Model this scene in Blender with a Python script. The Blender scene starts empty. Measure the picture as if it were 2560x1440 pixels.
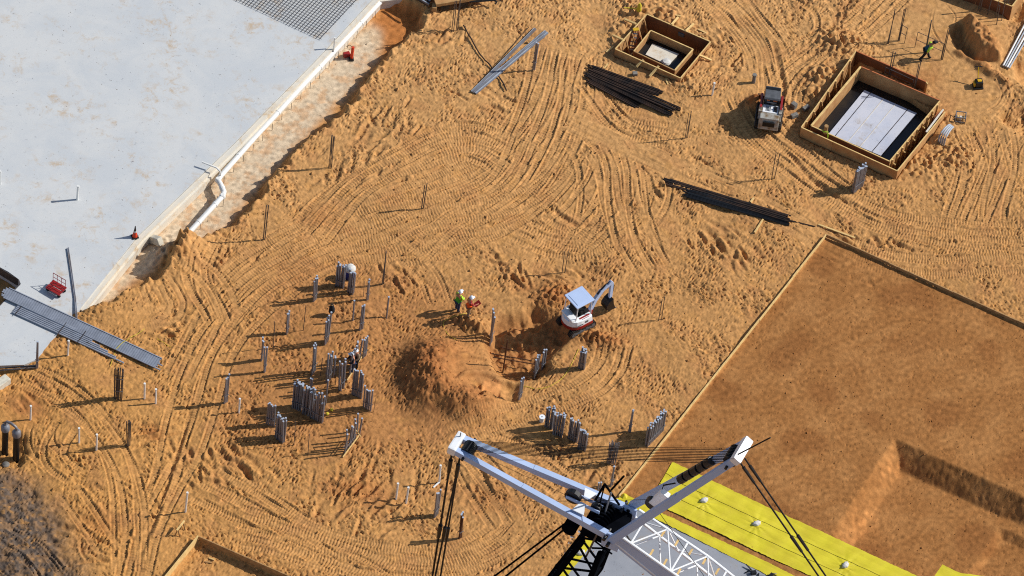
import bpy, bmesh, math, random
import numpy as np
from mathutils import Vector, Matrix
R = math.radians
rnd = random.Random(7)
sc = bpy.context.scene
col = sc.collection
# ------------------------------------------------------------------ camera, sky, sun
TH, FPX, ROLL, DIST = R(50.0), 13600.0, R(7.6), 322.0
fw = Vector((0, math.cos(TH), -math.sin(TH))); r0 = Vector((1, 0, 0)); u0 = r0.cross(fw)
CR = (math.cos(ROLL)*r0 + math.sin(ROLL)*u0); CU = (-math.sin(ROLL)*r0 + math.cos(ROLL)*u0)
CAM = -fw*DIST
cd = bpy.data.cameras.new('camera'); cam = bpy.data.objects.new('camera', cd); col.objects.link(cam)
m = Matrix((CR, CU, -fw)).transposed().to_4x4(); m.translation = CAM; cam.matrix_world = m
cd.sensor_width = 36; cd.lens = 36*FPX/2560; cd.clip_end = 5000; cd.clip_start = 1
sc.camera = cam
SUN_EL, SUN_AZ = R(39), math.atan2(.954, .30)      # azimuth clockwise from +Y
w = bpy.data.worlds.new('World'); sc.world = w; w.use_nodes = True
sky = w.node_tree.nodes.new('ShaderNodeTexSky'); sky.sky_type = 'NISHITA'; sky.sun_disc = False
sky.sun_elevation = SUN_EL; sky.sun_rotation = SUN_AZ
bg = w.node_tree.nodes['Background']; w.node_tree.links.new(sky.outputs[0], bg.inputs[0]); bg.inputs[1].default_value = .10
sl = bpy.data.lights.new('sun', 'SUN'); sl.energy = 4.5; sl.angle = R(.5); sl.color = (1, .965, .9)
so = bpy.data.objects.new('sun', sl); col.objects.link(so)
sd = Vector((math.sin(SUN_AZ)*math.cos(SUN_EL), math.cos(SUN_AZ)*math.cos(SUN_EL), math.sin(SUN_EL)))
so.rotation_euler = sd.to_track_quat('Z', 'Y').to_euler(); so.location = (60, 20, 60)
vs = sc.view_settings; vs.view_transform = 'Standard'; vs.look = 'None'; vs.exposure = 0.0; vs.gamma = 1
sc.cycles.use_denoising = False; sc.cycles.filter_width = 1.1

def ray(px, py):
    d = fw*FPX + CR*(px-1280) + CU*(720-py)
    return d.normalized()
def G(px, py, z=0.0):                      # where the sight line of a photo point meets the level z
    d = ray(px, py); t = (z-CAM.z)/d.z
    return CAM + d*t
def g2(p, z=0.0):
    q = G(p[0], p[1], z); return (q.x, q.y)
# ------------------------------------------------------------------ materials
def lin(c):
    return tuple(((v/255)/12.92 if v/255 <= .04045 else ((v/255+.055)/1.055)**2.4) for v in c)
M = {}
def mat(name, rgb, rough=.7, metal=0., var=.12, scale=6., bump=0., rgb2=None, spec=.3):
    ma = bpy.data.materials.new(name); ma.use_nodes = True; nt = ma.node_tree; b = nt.nodes['Principled BSDF']
    tc = nt.nodes.new('ShaderNodeTexCoord'); no = nt.nodes.new('ShaderNodeTexNoise')
    no.inputs['Scale'].default_value = scale; no.inputs['Detail'].default_value = 6; nt.links.new(tc.outputs['Object'], no.inputs['Vector'])
    mx = nt.nodes.new('ShaderNodeMix'); mx.data_type = 'RGBA'; c = lin(rgb)
    c2 = lin(rgb2) if rgb2 else tuple(v*(1-2*var) for v in c)
    rp = nt.nodes.new('ShaderNodeValToRGB'); rp.color_ramp.elements[0].position = .38; rp.color_ramp.elements[1].position = .66
    nt.links.new(no.outputs['Fac'], rp.inputs[0]); nt.links.new(rp.outputs[0], mx.inputs['Factor'])
    mx.inputs['A'].default_value = (*c, 1); mx.inputs['B'].default_value = (*c2, 1)
    nt.links.new(mx.outputs['Result'], b.inputs['Base Color'])
    b.inputs['Roughness'].default_value = rough; b.inputs['Metallic'].default_value = metal
    b.inputs['Specular IOR Level'].default_value = spec
    if bump:
        bp = nt.nodes.new('ShaderNodeBump'); bp.inputs['Strength'].default_value = bump; bp.inputs['Distance'].default_value = .03
        nt.links.new(no.outputs['Fac'], bp.inputs['Height']); nt.links.new(bp.outputs[0], b.inputs['Normal'])
    M[name] = ma; return ma
mat('galv', (126, 131, 142), .42, .12, .15, 1.1, spec=.6, rgb2=(112, 102, 98))
mat('galv_light', (158, 164, 176), .42, .08, .1, 1.5, spec=.6)
mat('galv_dark', (92, 88, 88), .5, .3, .2, 9)
mat('cap_blue', (176, 186, 202), .5, 0, .1, 5)
mat('pvc', (228, 228, 224), .35, 0, .05, 3, spec=.5)
mat('pvc_grey', (165, 172, 182), .45, 0, .12, 2, spec=.4)
mat('rust_rod', (95, 62, 42), .85, .1, .3, 12)
mat('rebar', (38, 34, 34), .7, .3, .3, 1.5, rgb2=(70, 52, 42))
mat('steel_flat', (128, 130, 136), .5, .3, .2, 1.2)
mat('black_steel', (24, 25, 29), .45, .2, .2, 3, spec=.5)
mat('lumber', (226, 190, 126), .8, 0, .12, 4)
mat('lumber_dirty', (180, 140, 92), .85, 0, .18, 4)
mat('plywood', (190, 148, 98), .75, 0, .1, 1.3, rgb2=(166, 118, 72))
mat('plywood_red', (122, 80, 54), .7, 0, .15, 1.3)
mat('orange_edge', (190, 112, 68), .7, 0, .1, 3)
mat('membrane', (14, 15, 20), .3, 0, .3, 1.5, rgb2=(34, 30, 26), spec=.5)
mat('white_paint', (236, 238, 240), .4, 0, .06, .8, spec=.5)
mat('crane_grey', (176, 194, 226), .5, 0, .06, .5, spec=.2)
mat('crane_black', (15, 17, 22), .8, 0, .2, 2, spec=0)
mat('rope', (26, 25, 25), .7, 0, .2, 2)
mat('red_paint', (150, 30, 28), .45, 0, .12, 5, spec=.5)
mat('orange_plastic', (228, 74, 40), .5, 0, .12, 6)
mat('rubber', (30, 29, 29), .8, 0, .3, 7, rgb2=(70, 55, 40))
mat('machine_grey', (96, 98, 102), .5, .1, .15, 4)
mat('machine_dirty', (170, 168, 160), .6, .1, .2, 3, rgb2=(120, 96, 66))
mat('seat_black', (20, 20, 22), .7)
mat('hiviz', (185, 228, 60), .75, 0, .1, 12)
mat('hiviz_green', (88, 170, 50), .75, 0, .1, 12)
mat('orange_vest', (245, 96, 32), .75, 0, .1, 12)
mat('denim', (52, 62, 88), .85, 0, .2, 15)
mat('khaki', (150, 128, 104), .85, 0, .15, 15)
mat('dark_cloth', (34, 36, 42), .85, 0, .2, 15)
mat('teal_cloth', (58, 92, 110), .85, 0, .2, 12)
mat('skin', (190, 130, 100), .6)
mat('helmet_white', (232, 236, 242), .35, spec=.5)
mat('blue_plastic', (28, 44, 120), .45, 0, .15, 5)
mat('sandbag', (215, 212, 206), .8, 0, .15, 10, bump=.4)
mat('tape_yellow', (212, 192, 60), .6)
mat('yellow_paint', (214, 170, 40), .5)
mat('concrete_stub', (214, 206, 188), .85, 0, .12, 5, bump=.2)
mat('brick_grey', (130, 126, 120), .85, 0, .2, 9)

def concrete(name, base, stain, dark, bluish, sc1=.25):
    ma = bpy.data.materials.new(name); ma.use_nodes = True; nt = ma.node_tree; b = nt.nodes['Principled BSDF']
    tc = nt.nodes.new('ShaderNodeTexCoord')
    def noise(s, d=8, dist=0., rough=.6):
        n = nt.nodes.new('ShaderNodeTexNoise'); n.inputs['Scale'].default_value = s; n.inputs['Detail'].default_value = d
        n.inputs['Distortion'].default_value = dist; n.inputs['Roughness'].default_value = rough
        nt.links.new(tc.outputs['Object'], n.inputs['Vector']); return n.outputs['Fac']
    def ramp(f, a, c):
        r = nt.nodes.new('ShaderNodeValToRGB'); r.color_ramp.elements[0].position = a; r.color_ramp.elements[1].position = c
        nt.links.new(f, r.inputs[0]); return r.outputs[0]
    def mul(a, c):
        q = nt.nodes.new('ShaderNodeMath'); q.operation = 'MULTIPLY'; nt.links.new(a, q.inputs[0])
        if isinstance(c, float): q.inputs[1].default_value = c
        else: nt.links.new(c, q.inputs[1])
        return q.outputs[0]
    def mix(a, c, f):
        q = nt.nodes.new('ShaderNodeMix'); q.data_type = 'RGBA'
        if isinstance(a, tuple): q.inputs['A'].default_value = (*lin(a), 1)
        else: nt.links.new(a, q.inputs['A'])
        q.inputs['B'].default_value = (*lin(c), 1); nt.links.new(f, q.inputs['Factor']); return q.outputs['Result']
    c = mix(base, bluish, mul(ramp(noise(sc1, 6, 1.), .42, .62), .8))
    c = mix(c, bluish, mul(ramp(noise(2.2, 8, .6), .5, .72), .5))
    c = mix(c, stain, mul(mul(ramp(noise(sc1*1.5, 5), .46, .62), ramp(noise(1.3, 9, .4, .75), .5, .64)), .85))
    c = mix(c, dark, mul(mul(ramp(noise(sc1*2.1, 4), .46, .56), ramp(noise(3.2, 10, .3, .78), .60, .67)), .9))
    c = mix(c, (92, 76, 62), mul(ramp(noise(7, 3), .70, .73), .9))
    nt.links.new(c, b.inputs['Base Color']); b.inputs['Roughness'].default_value = .8; b.inputs['Specular IOR Level'].default_value = .25
    M[name] = ma
concrete('slab_concrete', (198, 199, 198), (184, 162, 134), (96, 96, 104), (186, 190, 193))
concrete('cream_concrete', (218, 208, 190), (190, 160, 118), (150, 140, 126), (206, 202, 192), .5)
concrete('grey_slab', (150, 152, 158), (150, 140, 128), (108, 110, 116), (138, 141, 148))
concrete('mat_board', (196, 198, 208), (168, 158, 148), (110, 112, 120), (178, 184, 200))
# ------------------------------------------------------------------ mesh helpers
class MB:
    def __init__(s): s.v = []; s.f = []
    def quad_prism(s, bot, top):
        n = len(bot); o = len(s.v); s.v += [tuple(p) for p in bot] + [tuple(p) for p in top]
        s.f.append(tuple(o+n-1-i for i in range(n))); s.f.append(tuple(o+n+i for i in range(n)))
        for i in range(n):
            j = (i+1) % n; s.f.append((o+i, o+j, o+n+j, o+n+i))
    def box(s, c, d, rz=0., ax=None):
        c = Vector(c); X, Y, Z = ax if ax else (Vector((math.cos(rz), math.sin(rz), 0)), Vector((-math.sin(rz), math.cos(rz), 0)), Vector((0, 0, 1)))
        q = [X*sx*d[0]/2 + Y*sy*d[1]/2 for sx, sy in ((-1, -1), (1, -1), (1, 1), (-1, 1))]
        s.quad_prism([c+p-Z*d[2]/2 for p in q], [c+p+Z*d[2]/2 for p in q])
    def beam(s, a, b, wd, ht, up=Vector((0, 0, 1))):
        a = Vector(a); b = Vector(b); X = (b-a); L = X.length; X = X.normalized()
        Y = up.cross(X)
        if Y.length < 1e-3: Y = Vector((0, 1, 0)).cross(X)
        Y.normalize(); Z = X.cross(Y)
        s.box((a+b)/2, (L, wd, ht), ax=(X, Y, Z))
    def cyl(s, a, b, r, n=8, r2=None):
        a = Vector(a); b = Vector(b); X = (b-a).normalized(); t = Vector((0, 0, 1)) if abs(X.z) < .9 else Vector((1, 0, 0))
        U = X.cross(t).normalized(); V = X.cross(U); r2 = r if r2 is None else r2
        A = [a + (U*math.cos(k*2*math.pi/n)+V*math.sin(k*2*math.pi/n))*r for k in range(n)]
        B = [b + (U*math.cos(k*2*math.pi/n)+V*math.sin(k*2*math.pi/n))*r2 for k in range(n)]
        s.quad_prism(A, B)
    def tube(s, pts, r, n=6):
        pts = [Vector(p) for p in pts]; o = len(s.v)
        for i, p in enumerate(pts):
            X = (pts[min(i+1, len(pts)-1)]-pts[max(i-1, 0)]).normalized(); t = Vector((0, 0, 1)) if abs(X.z) < .9 else Vector((1, 0, 0))
            U = X.cross(t).normalized(); V = X.cross(U)
            s.v += [tuple(p+(U*math.cos(k*2*math.pi/n)+V*math.sin(k*2*math.pi/n))*r) for k in range(n)]
        for i in range(len(pts)-1):
            for k in range(n):
                a = o+i*n+k; b = o+i*n+(k+1) % n; s.f.append((a, a+n, b+n, b))
        s.f.append(tuple(o+k for k in range(n))); e = o+(len(pts)-1)*n; s.f.append(tuple(e+n-1-k for k in range(n)))
    def lathe(s, c, prof, n=14):
        c = Vector(c); o = len(s.v)
        for r_, z in prof:
            s.v += [(c.x+r_*math.cos(2*math.pi*k/n), c.y+r_*math.sin(2*math.pi*k/n), c.z+z) for k in range(n)]
        for i in range(len(prof)-1):
            for k in range(n):
                a = o+i*n+k; b = o+i*n+(k+1) % n; s.f.append((a, b, b+n, a+n))
        s.f.append(tuple(o+n-1-k for k in range(n))); e = o+(len(prof)-1)*n; s.f.append(tuple(e+k for k in range(n)))
    def build(s, name, material, parent=None, bevel=0., smooth=False, world=True):
        me = bpy.data.meshes.new(name); loc = Vector((0, 0, 0))
        if parent and world: 
            loc = parent.location.copy(); p = parent.parent
            while p: loc += p.location; p = p.parent
        me.from_pydata([tuple(Vector(v)-loc) for v in s.v], [], s.f)
        bm = bmesh.new(); bm.from_mesh(me); bmesh.ops.recalc_face_normals(bm, faces=bm.faces)
        if bevel: bmesh.ops.bevel(bm, geom=bm.edges[:], offset=bevel, segments=2, affect='EDGES', profile=.7, clamp_overlap=True)
        bm.to_mesh(me); bm.free()
        if smooth:
            for p in me.polygons: p.use_smooth = True
            me.set_sharp_from_angle(angle=R(40))
        me.materials.append(M[material] if isinstance(material, str) else material)
        o = bpy.data.objects.new(name, me); col.objects.link(o)
        if parent: o.parent = parent
        return o
def tag(o, label, cat, group=None, kind=None):
    o['label'] = label
    if cat: o['category'] = cat
    if group: o['group'] = group
    if kind: o['kind'] = kind
    return o
def thing(name, loc, label, cat, group=None):
    o = bpy.data.objects.new(name, None); o.empty_display_size = .3; o.location = loc; col.objects.link(o)
    return tag(o, label, cat, group)
# ------------------------------------------------------------------ ground
cor = [G(x, y) for x, y in ((-60, -60), (2620, -60), (-60, 1500), (2620, 1500))]
x0, x1 = min(c.x for c in cor)-1, max(c.x for c in cor)+1; y0, y1 = min(c.y for c in cor)-1, max(c.y for c in cor)+1
DX, DY = .052, .062
xs = np.arange(x0, x1, DX); ys = np.arange(y0, y1, DY); NX, NY = len(xs), len(ys)
XX, YY = np.meshgrid(xs, ys)
rng = np.random.default_rng(11)
_kx = np.fft.rfftfreq(NX, DX)[None, :]; _ky = np.fft.fftfreq(NY, DY)[:, None]
def bandn(lam, bw=.45, ax=1., ay=1., rot=0.):
    c, s = math.cos(rot), math.sin(rot)
    k = np.sqrt(((_kx*c+_ky*s)*ax)**2 + ((-_kx*s+_ky*c)*ay)**2)*lam
    F = np.fft.rfft2(rng.standard_normal((NY, NX))) * np.exp(-((k-1)/bw)**2/2)
    n = np.fft.irfft2(F, s=(NY, NX)); return (n/n.std()).astype(np.float32)
def blur(a, s):
    F = np.fft.rfft2(a)*np.exp(-2*(math.pi*s)**2*(_kx**2+_ky**2)); return np.fft.irfft2(F, s=(NY, NX)).astype(np.float32)
WX = bandn(1.6)*.5+bandn(.6)*.35+bandn(.28)*.25; WY = bandn(1.6)*.5+bandn(.6)*.35+bandn(.28)*.25   # jaggedness
def poly(pts, soft=.15, jag=0., px=True, z=0.):
    P_ = [g2(p, z) for p in pts] if px else pts
    a = np.array(P_); pad = jag*4+.3
    i0, i1 = np.searchsorted(xs, [a[:, 0].min()-pad, a[:, 0].max()+pad]); j0, j1 = np.searchsorted(ys, [a[:, 1].min()-pad, a[:, 1].max()+pad])
    out = np.zeros((NY, NX), np.float32)
    if i1 <= i0 or j1 <= j0: return out
    X = XX[j0:j1, i0:i1]+WX[j0:j1, i0:i1]*jag; Y = YY[j0:j1, i0:i1]+WY[j0:j1, i0:i1]*jag
    ins = np.zeros(X.shape, bool); n = len(a)
    for k in range(n):
        xa, ya = a[k]; xb, yb = a[(k+1) % n]
        if ya == yb: continue
        c = ((Y < ya) != (Y < yb)) & (X < (xb-xa)*(Y-ya)/(yb-ya)+xa); ins ^= c
    out[j0:j1, i0:i1] = ins
    return np.clip(blur(out, soft), 0, 1) if soft else out
def blob(px, py, rx, ry=None, rot=0., p=2.):
    x, y = g2((px, py)); ry = ry or rx; c, s = math.cos(rot), math.sin(rot)
    dx = XX-x; dy = YY-y; return np.exp(-((((dx*c+dy*s)/rx)**2+((-dx*s+dy*c)/ry)**2)**(p/2))).astype(np.float32)
def sm(a, lo, hi):
    t = np.clip((a-lo)/(hi-lo), 0, 1); return t*t*(3-2*t)
def catmull(pts, step=.05):
    p = [np.array(q, float) for q in pts]; p = [2*p[0]-p[1]]+p+[2*p[-1]-p[-2]]; out = []
    for i in range(1, len(p)-2):
        n = max(2, int(np.linalg.norm(p[i+1]-p[i])/step)); t = np.linspace(0, 1, n, endpoint=False)[:, None]
        a, b, c, d = p[i-1:i+3]
        out.append(.5*((2*b)+(c-a)*t+(2*a-5*b+4*c-d)*t**2+(3*b-a-3*c+d)*t**3))
    out.append(p[-2][None]); return np.concatenate(out)
def stamp(path, half):
    """cells within `half` of a ground path -> flat index, distance along, signed lateral distance"""
    T = np.gradient(path, axis=0); T /= np.linalg.norm(T, axis=1, keepdims=True)+1e-9
    s = np.concatenate([[0], np.cumsum(np.linalg.norm(np.diff(path, axis=0), axis=1))])
    ri, rj = int(half/DX)+1, int(half/DY)+1
    oi, oj = np.meshgrid(np.arange(-ri, ri+1), np.arange(-rj, rj+1)); oi = oi.ravel(); oj = oj.ravel()
    ci = np.rint((path[:, 0]-x0)/DX).astype(int); cj = np.rint((path[:, 1]-y0)/DY).astype(int)
    I = ci[:, None]+oi; J = cj[:, None]+oj
    ok = (I >= 0) & (I < NX) & (J >= 0) & (J < NY)
    dx = x0+I*DX-path[:, :1]; dy = y0+J*DY-path[:, 1:]
    t = dx*T[:, :1]+dy*T[:, 1:]; l = -dx*T[:, 1:]+dy*T[:, :1]
    ok &= (np.abs(l) <= half) & (np.abs(t) < .12)
    S = (s[:, None]+t)[ok]; Lt = l[ok]; at = np.abs(t[ok]); idx = (J*NX+I)[ok]
    o = np.argsort(-at, kind='stable'); idx, S, Lt = idx[o], S[o], Lt[o]
    u, first = np.unique(idx[::-1], return_index=True); k = len(idx)-1-first
    return u, S[k], Lt[k], s[-1]

B = bandn(9, .5)*.05 + bandn(3.2)*.022                                      # broad swells
rough = np.ones((NY, NX), np.float32)                                        # how trampled the sand is
patch = sm(bandn(4.5, .6), -1.2, 1.3)
SLAB = [(-400, -200), (-400, 1100), (-40, 918), (92, 905), (130, 850), (200, 765), (375, 590), (610, 365), (820, 145), (955, -2), (1090, -140)]
m_slab = poly(SLAB, 0, 0)
TR = [(955, -20), (1062, 18), (1050, 55), (950, 150), (905, 215), (845, 285), (760, 350), (690, 425), (640, 500), (575, 560), (520, 590), (455, 600), (430, 650), (395, 690), (300, 740), (205, 780), (80, 760), (400, 420), (800, -20)]
m_tr = poly(TR, .13, .2); m_pad = poly([(2066, 592), (2570, 820), (3200, 1100), (3200, 1800), (1300, 1800), (1300, 1560), (1552, 1240)], .04, 0)
B = B*(1-m_tr*.8)*(1-m_pad*.8)
B -= .95*m_tr; B += .55*blur(m_tr, .45)*(1-m_tr)*(1-sm(blur(m_slab, .3), .1, .5))*(1+.3*bandn(.6))
rough *= 1-.93*m_tr; rough *= 1-.80*m_pad
B -= .10*m_pad
# trench beside the slab ends against a heap of sand and a levelled patch
lo = poly([(455, 600), (530, 585), (470, 720), (420, 760), (300, 800), (190, 800), (330, 700), (400, 640)], .4, .12); B += .32*lo
mnd = blob(438, 622, 1.15, 1.0); B += 1.15*mnd*(1+.12*bandn(.5)); 
# spoil heap and dug pit by the excavator
h1 = blob(1100, 940, 2.2, 2.5, .2, 3.4); h2 = blob(1160, 1000, 1.9, 1.4, 0, 3)
heap = np.maximum(h1, h2*.85); scoop = blob(1180, 940, 1.75, 1.75, .3, 3.4)
B += (1.5*heap-1.1*scoop*heap)*(1+.05*bandn(1.1))+.035*heap*(1-scoop)*bandn(.3); B += .16*sm(np.sin(np.hypot(XX-G(1205, 985).x, YY-G(1205, 985).y)*5.2), .2, 1)*scoop; rough *= 1-.85*scoop; rough *= 1-.8*heap
PIT = [(1228, 812), (1262, 795), (1330, 770), (1395, 790), (1418, 835), (1396, 868), (1368, 905), (1345, 948), (1262, 938), (1232, 905), (1220, 850)]
m_pit = poly(PIT, .22, .16); B -= .95*m_pit*(1+.07*bandn(.9)); rough *= 1-.6*m_pit; B += .03*m_pit*bandn(.35)
B += .55*blob(1180, 815, 1.2, .5, -.3)*(1+.2*bandn(.4)); B += .5*blob(1500, 850, 1.2, .5, -.2)*(1+.2*bandn(.4)) + .35*blob(1385, 735, 1.3, .8, .4)*(1+.25*bandn(.45))
m_sq = poly([(1212, 950), (1256, 958), (1248, 998), (1204, 990)], .05, .02); B = B*(1-m_sq)+m_sq*-.05; rough *= 1-.95*m_sq
B -= .4*poly([(1262, 955), (1300, 960), (1285, 1000), (1256, 995)], .12, .12) + .35*poly([(1195, 960), (1206, 955), (1200, 1010), (1188, 1010)], .06, .08)
# excavation in the prepared pad
def pitmask(pts, wd, jag=.04):             # straight sided slopes, wd metres wide
    a = [g2(p) for p in pts]; n = len(a); cx = sum(p[0] for p in a)/n; cy = sum(p[1] for p in a)/n; d = np.full((NY, NX), 1e9)
    X = XX+WX*jag; Y = YY+WY*jag
    for i in range(n):
        (xa, ya), (xb, yb) = a[i], a[(i+1) % n]; L_ = math.hypot(xb-xa, yb-ya); nx_, ny_ = -(yb-ya)/L_, (xb-xa)/L_
        if (cx-xa)*nx_+(cy-ya)*ny_ < 0: nx_, ny_ = -nx_, -ny_
        d = np.minimum(d, (X-xa)*nx_+(Y-ya)*ny_)
    return blur(np.clip(d/wd, 0, 1).astype(np.float32), .05)
m_p1 = pitmask([(2236, 1094), (2700, 1300), (2560, 1560), (2300, 1500), (2068, 1352)], 1.15); B -= 1.15*m_p1
m_p2 = pitmask([(2506, 1284), (2900, 1460), (2700, 1800), (2385, 1470)], .5); B -= .35*m_p2
# top right: levelled platform, bank and hollows
PLAT = [(2210, 95), (2330, -30), (2420, -20), (2520, 60), (2530, 120), (2515, 175), (2480, 170), (2520, 235), (2505, 290), (2430, 320), (2400, 290), (2330, 230), (2280, 190)]
m_pl = poly(PLAT, .25, .12); rough *= 1-.88*m_pl; B *= 1-.7*m_pl
m_bk = poly([(2404, 56), (2436, 62), (2472, 92), (2496, 126), (2502, 152), (2470, 150), (2440, 138), (2415, 100)], .12, .14); B += 1.0*m_bk*(1+.06*bandn(.5)); 
B -= .75*poly([(2376, 76), (2405, 58), (2440, 140), (2480, 152), (2440, 152), (2398, 122)], .15, .1)
B -= .9*poly([(2528, 160), (2640, 130), (2640, 215), (2545, 200)], .15, .2)+.7*poly([(2500, 295), (2570, 270), (2620, 330), (2555, 330)], .2, .25)
B -= .5*poly([(2505, 10), (2560, 15), (2560, 50), (2520, 45)], .2, .15)
berm = poly([(2385, 128), (2410, 118), (2530, 215), (2500, 205)], .12, .15); B += .35*berm
# formwork excavations
FB = [(2003, 319), (2140, 128), (2363, 280), (2243, 428)]; FS = [(1538, 123), (1617, 36), (1776, 105), (1701, 196)]
BIGX, SMLX = [g2(p, .75) for p in FB], [g2(p, .45) for p in FS]
m_fb = poly(BIGX, .03, 0, px=False); m_fs = poly(SMLX, .03, 0, px=False)
for (a, b_, sx, hh) in ((2095, 105, 1.4, .5), (2060, 190, 1.0, .45), (2030, 230, .8, .35), (2300, 420, 1.2, .35), (2380, 390, 1.3, .35), (2350, 300, .8, .3), (1660, 40, 1.3, .35), (1580, 25, 1., .3), (1550, 75, .8, .25), (1720, 210, 1.1, .2)):
    B += hh*blob(a, b_, sx, sx*.8)*(1+.3*bandn(.5))
B = B*(1-m_fb)-1.15*m_fb; B = B*(1-m_fs)-1.15*m_fs
rough *= (1-m_fb)*(1-m_fs)
# soil heap by the track loader, form pit bottom left, topsoil
B += .85*blob(1886, 262, .42, .55, .2, 2.6)
m_lf = poly([(496, 1348), (760, 1460), (700, 1600), (300, 1600), (420, 1440)], .05, .0); B -= .3*m_lf; rough *= 1-.35*m_lf
B -= .5*poly([(-40, 1085), (60, 1080), (62, 1150), (40, 1165), (-40, 1165)], .15, .15)
m_dk0 = 0
m_dk = poly([(-200, 1165), (30, 1170), (90, 1215), (150, 1290), (170, 1370), (215, 1440), (225, 1600), (-200, 1600)], .55, .55); B += m_dk*(.05*bandn(1.3)+.018*bandn(.45)+.008*bandn(.22)); rough *= 1-.4*m_dk
# detail layer: trampled sand
q_ = sm(bandn(5), -.5, .5); n_a = bandn(.24, .45, 1.7, .8, 1.15)*q_+bandn(.24, .45, 1.7, .8, -.55)*(1-q_); n_b = bandn(.15, .4, 1.5, .85, .9); n_c = bandn(.8, .4); n_d = bandn(.13, .35)
D = (-.066*np.clip(n_a-.35, 0, 2)+.010*np.clip(-n_a, 0, 2)+.012*n_b+.018*n_c+.006*n_d)*rough*(.35+.95*patch)
D -= .022*np.clip(bandn(.2, .4, 1.4, .8, 1.)-1.35, 0, 1.2)*m_pad*sm(bandn(2.5), -1, .6)*5
D += .010*n_d*m_tr+.03*n_c*m_tr
Df = D.ravel(); TRK = np.zeros(NX*NY, np.float32)
def gpath(px): return catmull([g2(p) for p in px])
def offs(path, d):
    T = np.gradient(path, axis=0); T /= np.linalg.norm(T, axis=1, keepdims=True)+1e-9
    q = path+np.stack([-T[:, 1], T[:, 0]], 1)*d
    return q
_brk = sm(bandn(1.4), -1.1, .5).ravel()
def track(path, half=.19, pitch=.17, deep=.055, lug=.032, keep=.2):
    path = catmull(path[::12], .04) if len(path) > 40 else path
    u, S, L_, tot = stamp(path, half+.22)
    al = np.abs(L_); e = sm(al, half+.05, half-.03); fade = np.clip(np.minimum(S, tot-S)/.5, 0, 1); e = e*fade
    lg = np.sin(2*math.pi*(S/pitch+.12*np.abs(L_)/half)); lg = np.tanh(lg*2.5)*(.55+.45*_brk[u])
    hole = e*(-deep+lug*lg)-.065*np.exp(-((al-half+.03)/.035)**2)*fade*np.sin(S*.7+half*31)**2+.75*deep*np.exp(-((al-half-.05)/.05)**2)*fade*(.6+.6*np.sin(S*.9+half*50)**2)
    Df[u] = Df[u]*(1-e*(1-keep))+hole; TRK[u] = np.maximum(TRK[u]*.6, e)
def machine(path, gauge=1.15, **k):
    for d in (-gauge/2, gauge/2): track(offs(path, d), **k)
def flow(px, n, spread, seed, cut=.0, **k):
    q = random.Random(seed); base = gpath(px); N = len(base)
    for i in range(n):
        a = int(N*q.uniform(0, cut)); b = int(N*(1-q.uniform(0, cut))); d0 = q.uniform(-spread, spread); d1 = q.uniform(-spread, spread)
        seg = base[a:b]
        if len(seg) < 60: continue
        T = np.gradient(seg, axis=0); T /= np.linalg.norm(T, axis=1, keepdims=True)+1e-9
        ramp_ = np.linspace(d0, d1, len(seg)) + .25*np.sin(np.linspace(0, q.uniform(2, 6), len(seg))+q.uniform(0, 6))
        machine(seg+np.stack([-T[:, 1], T[:, 0]], 1)*ramp_[:, None], gauge=q.choice((1.15, 1.2, 1.35)), half=q.choice((.16, .19, .22)), deep=q.choice((.03, .04, .045, .06)), pitch=q.choice((.16, .175, .19)), **k)
def gouge(pts, wid=.14, deep=.12, side=None):
    path = catmull(pts, .05); u, S, L_, tot = stamp(path, wid*3.4)
    fade = np.sin(np.clip(S/max(tot, .01), 0, 1)*math.pi)**.6; wob = 1+.25*np.sin(S*9)
    z = -deep*np.exp(-(L_/wid)**2)
    for sg in ((1, -1) if side is None else (side,)): z = z+deep*.65*np.exp(-((sg*L_-wid*1.7)/(wid*.75))**2)
    Df[u] += z*fade*wob
def scuffs(px, py, rad, n, ang, seed, ln=1.5, deep=.085, curve=.4, spread=.35):
    q = random.Random(seed); cx, cy = g2((px, py))
    for i in range(n):
        a = ang+q.gauss(0, spread); x = cx+q.gauss(0, rad*.55); y = cy+q.gauss(0, rad*.5); L_ = ln*q.uniform(.5, 1.4); k = q.uniform(-curve, curve)
        pts = [(x+math.cos(a)*t*L_-math.sin(a)*k*t*t*L_, y+math.sin(a)*t*L_+math.cos(a)*k*t*t*L_) for t in (-.5, -.2, .15, .5)]
        gouge(pts, q.uniform(.09, .2), deep*q.uniform(.5, 1.5), q.choice((None, 1, -1)))
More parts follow.
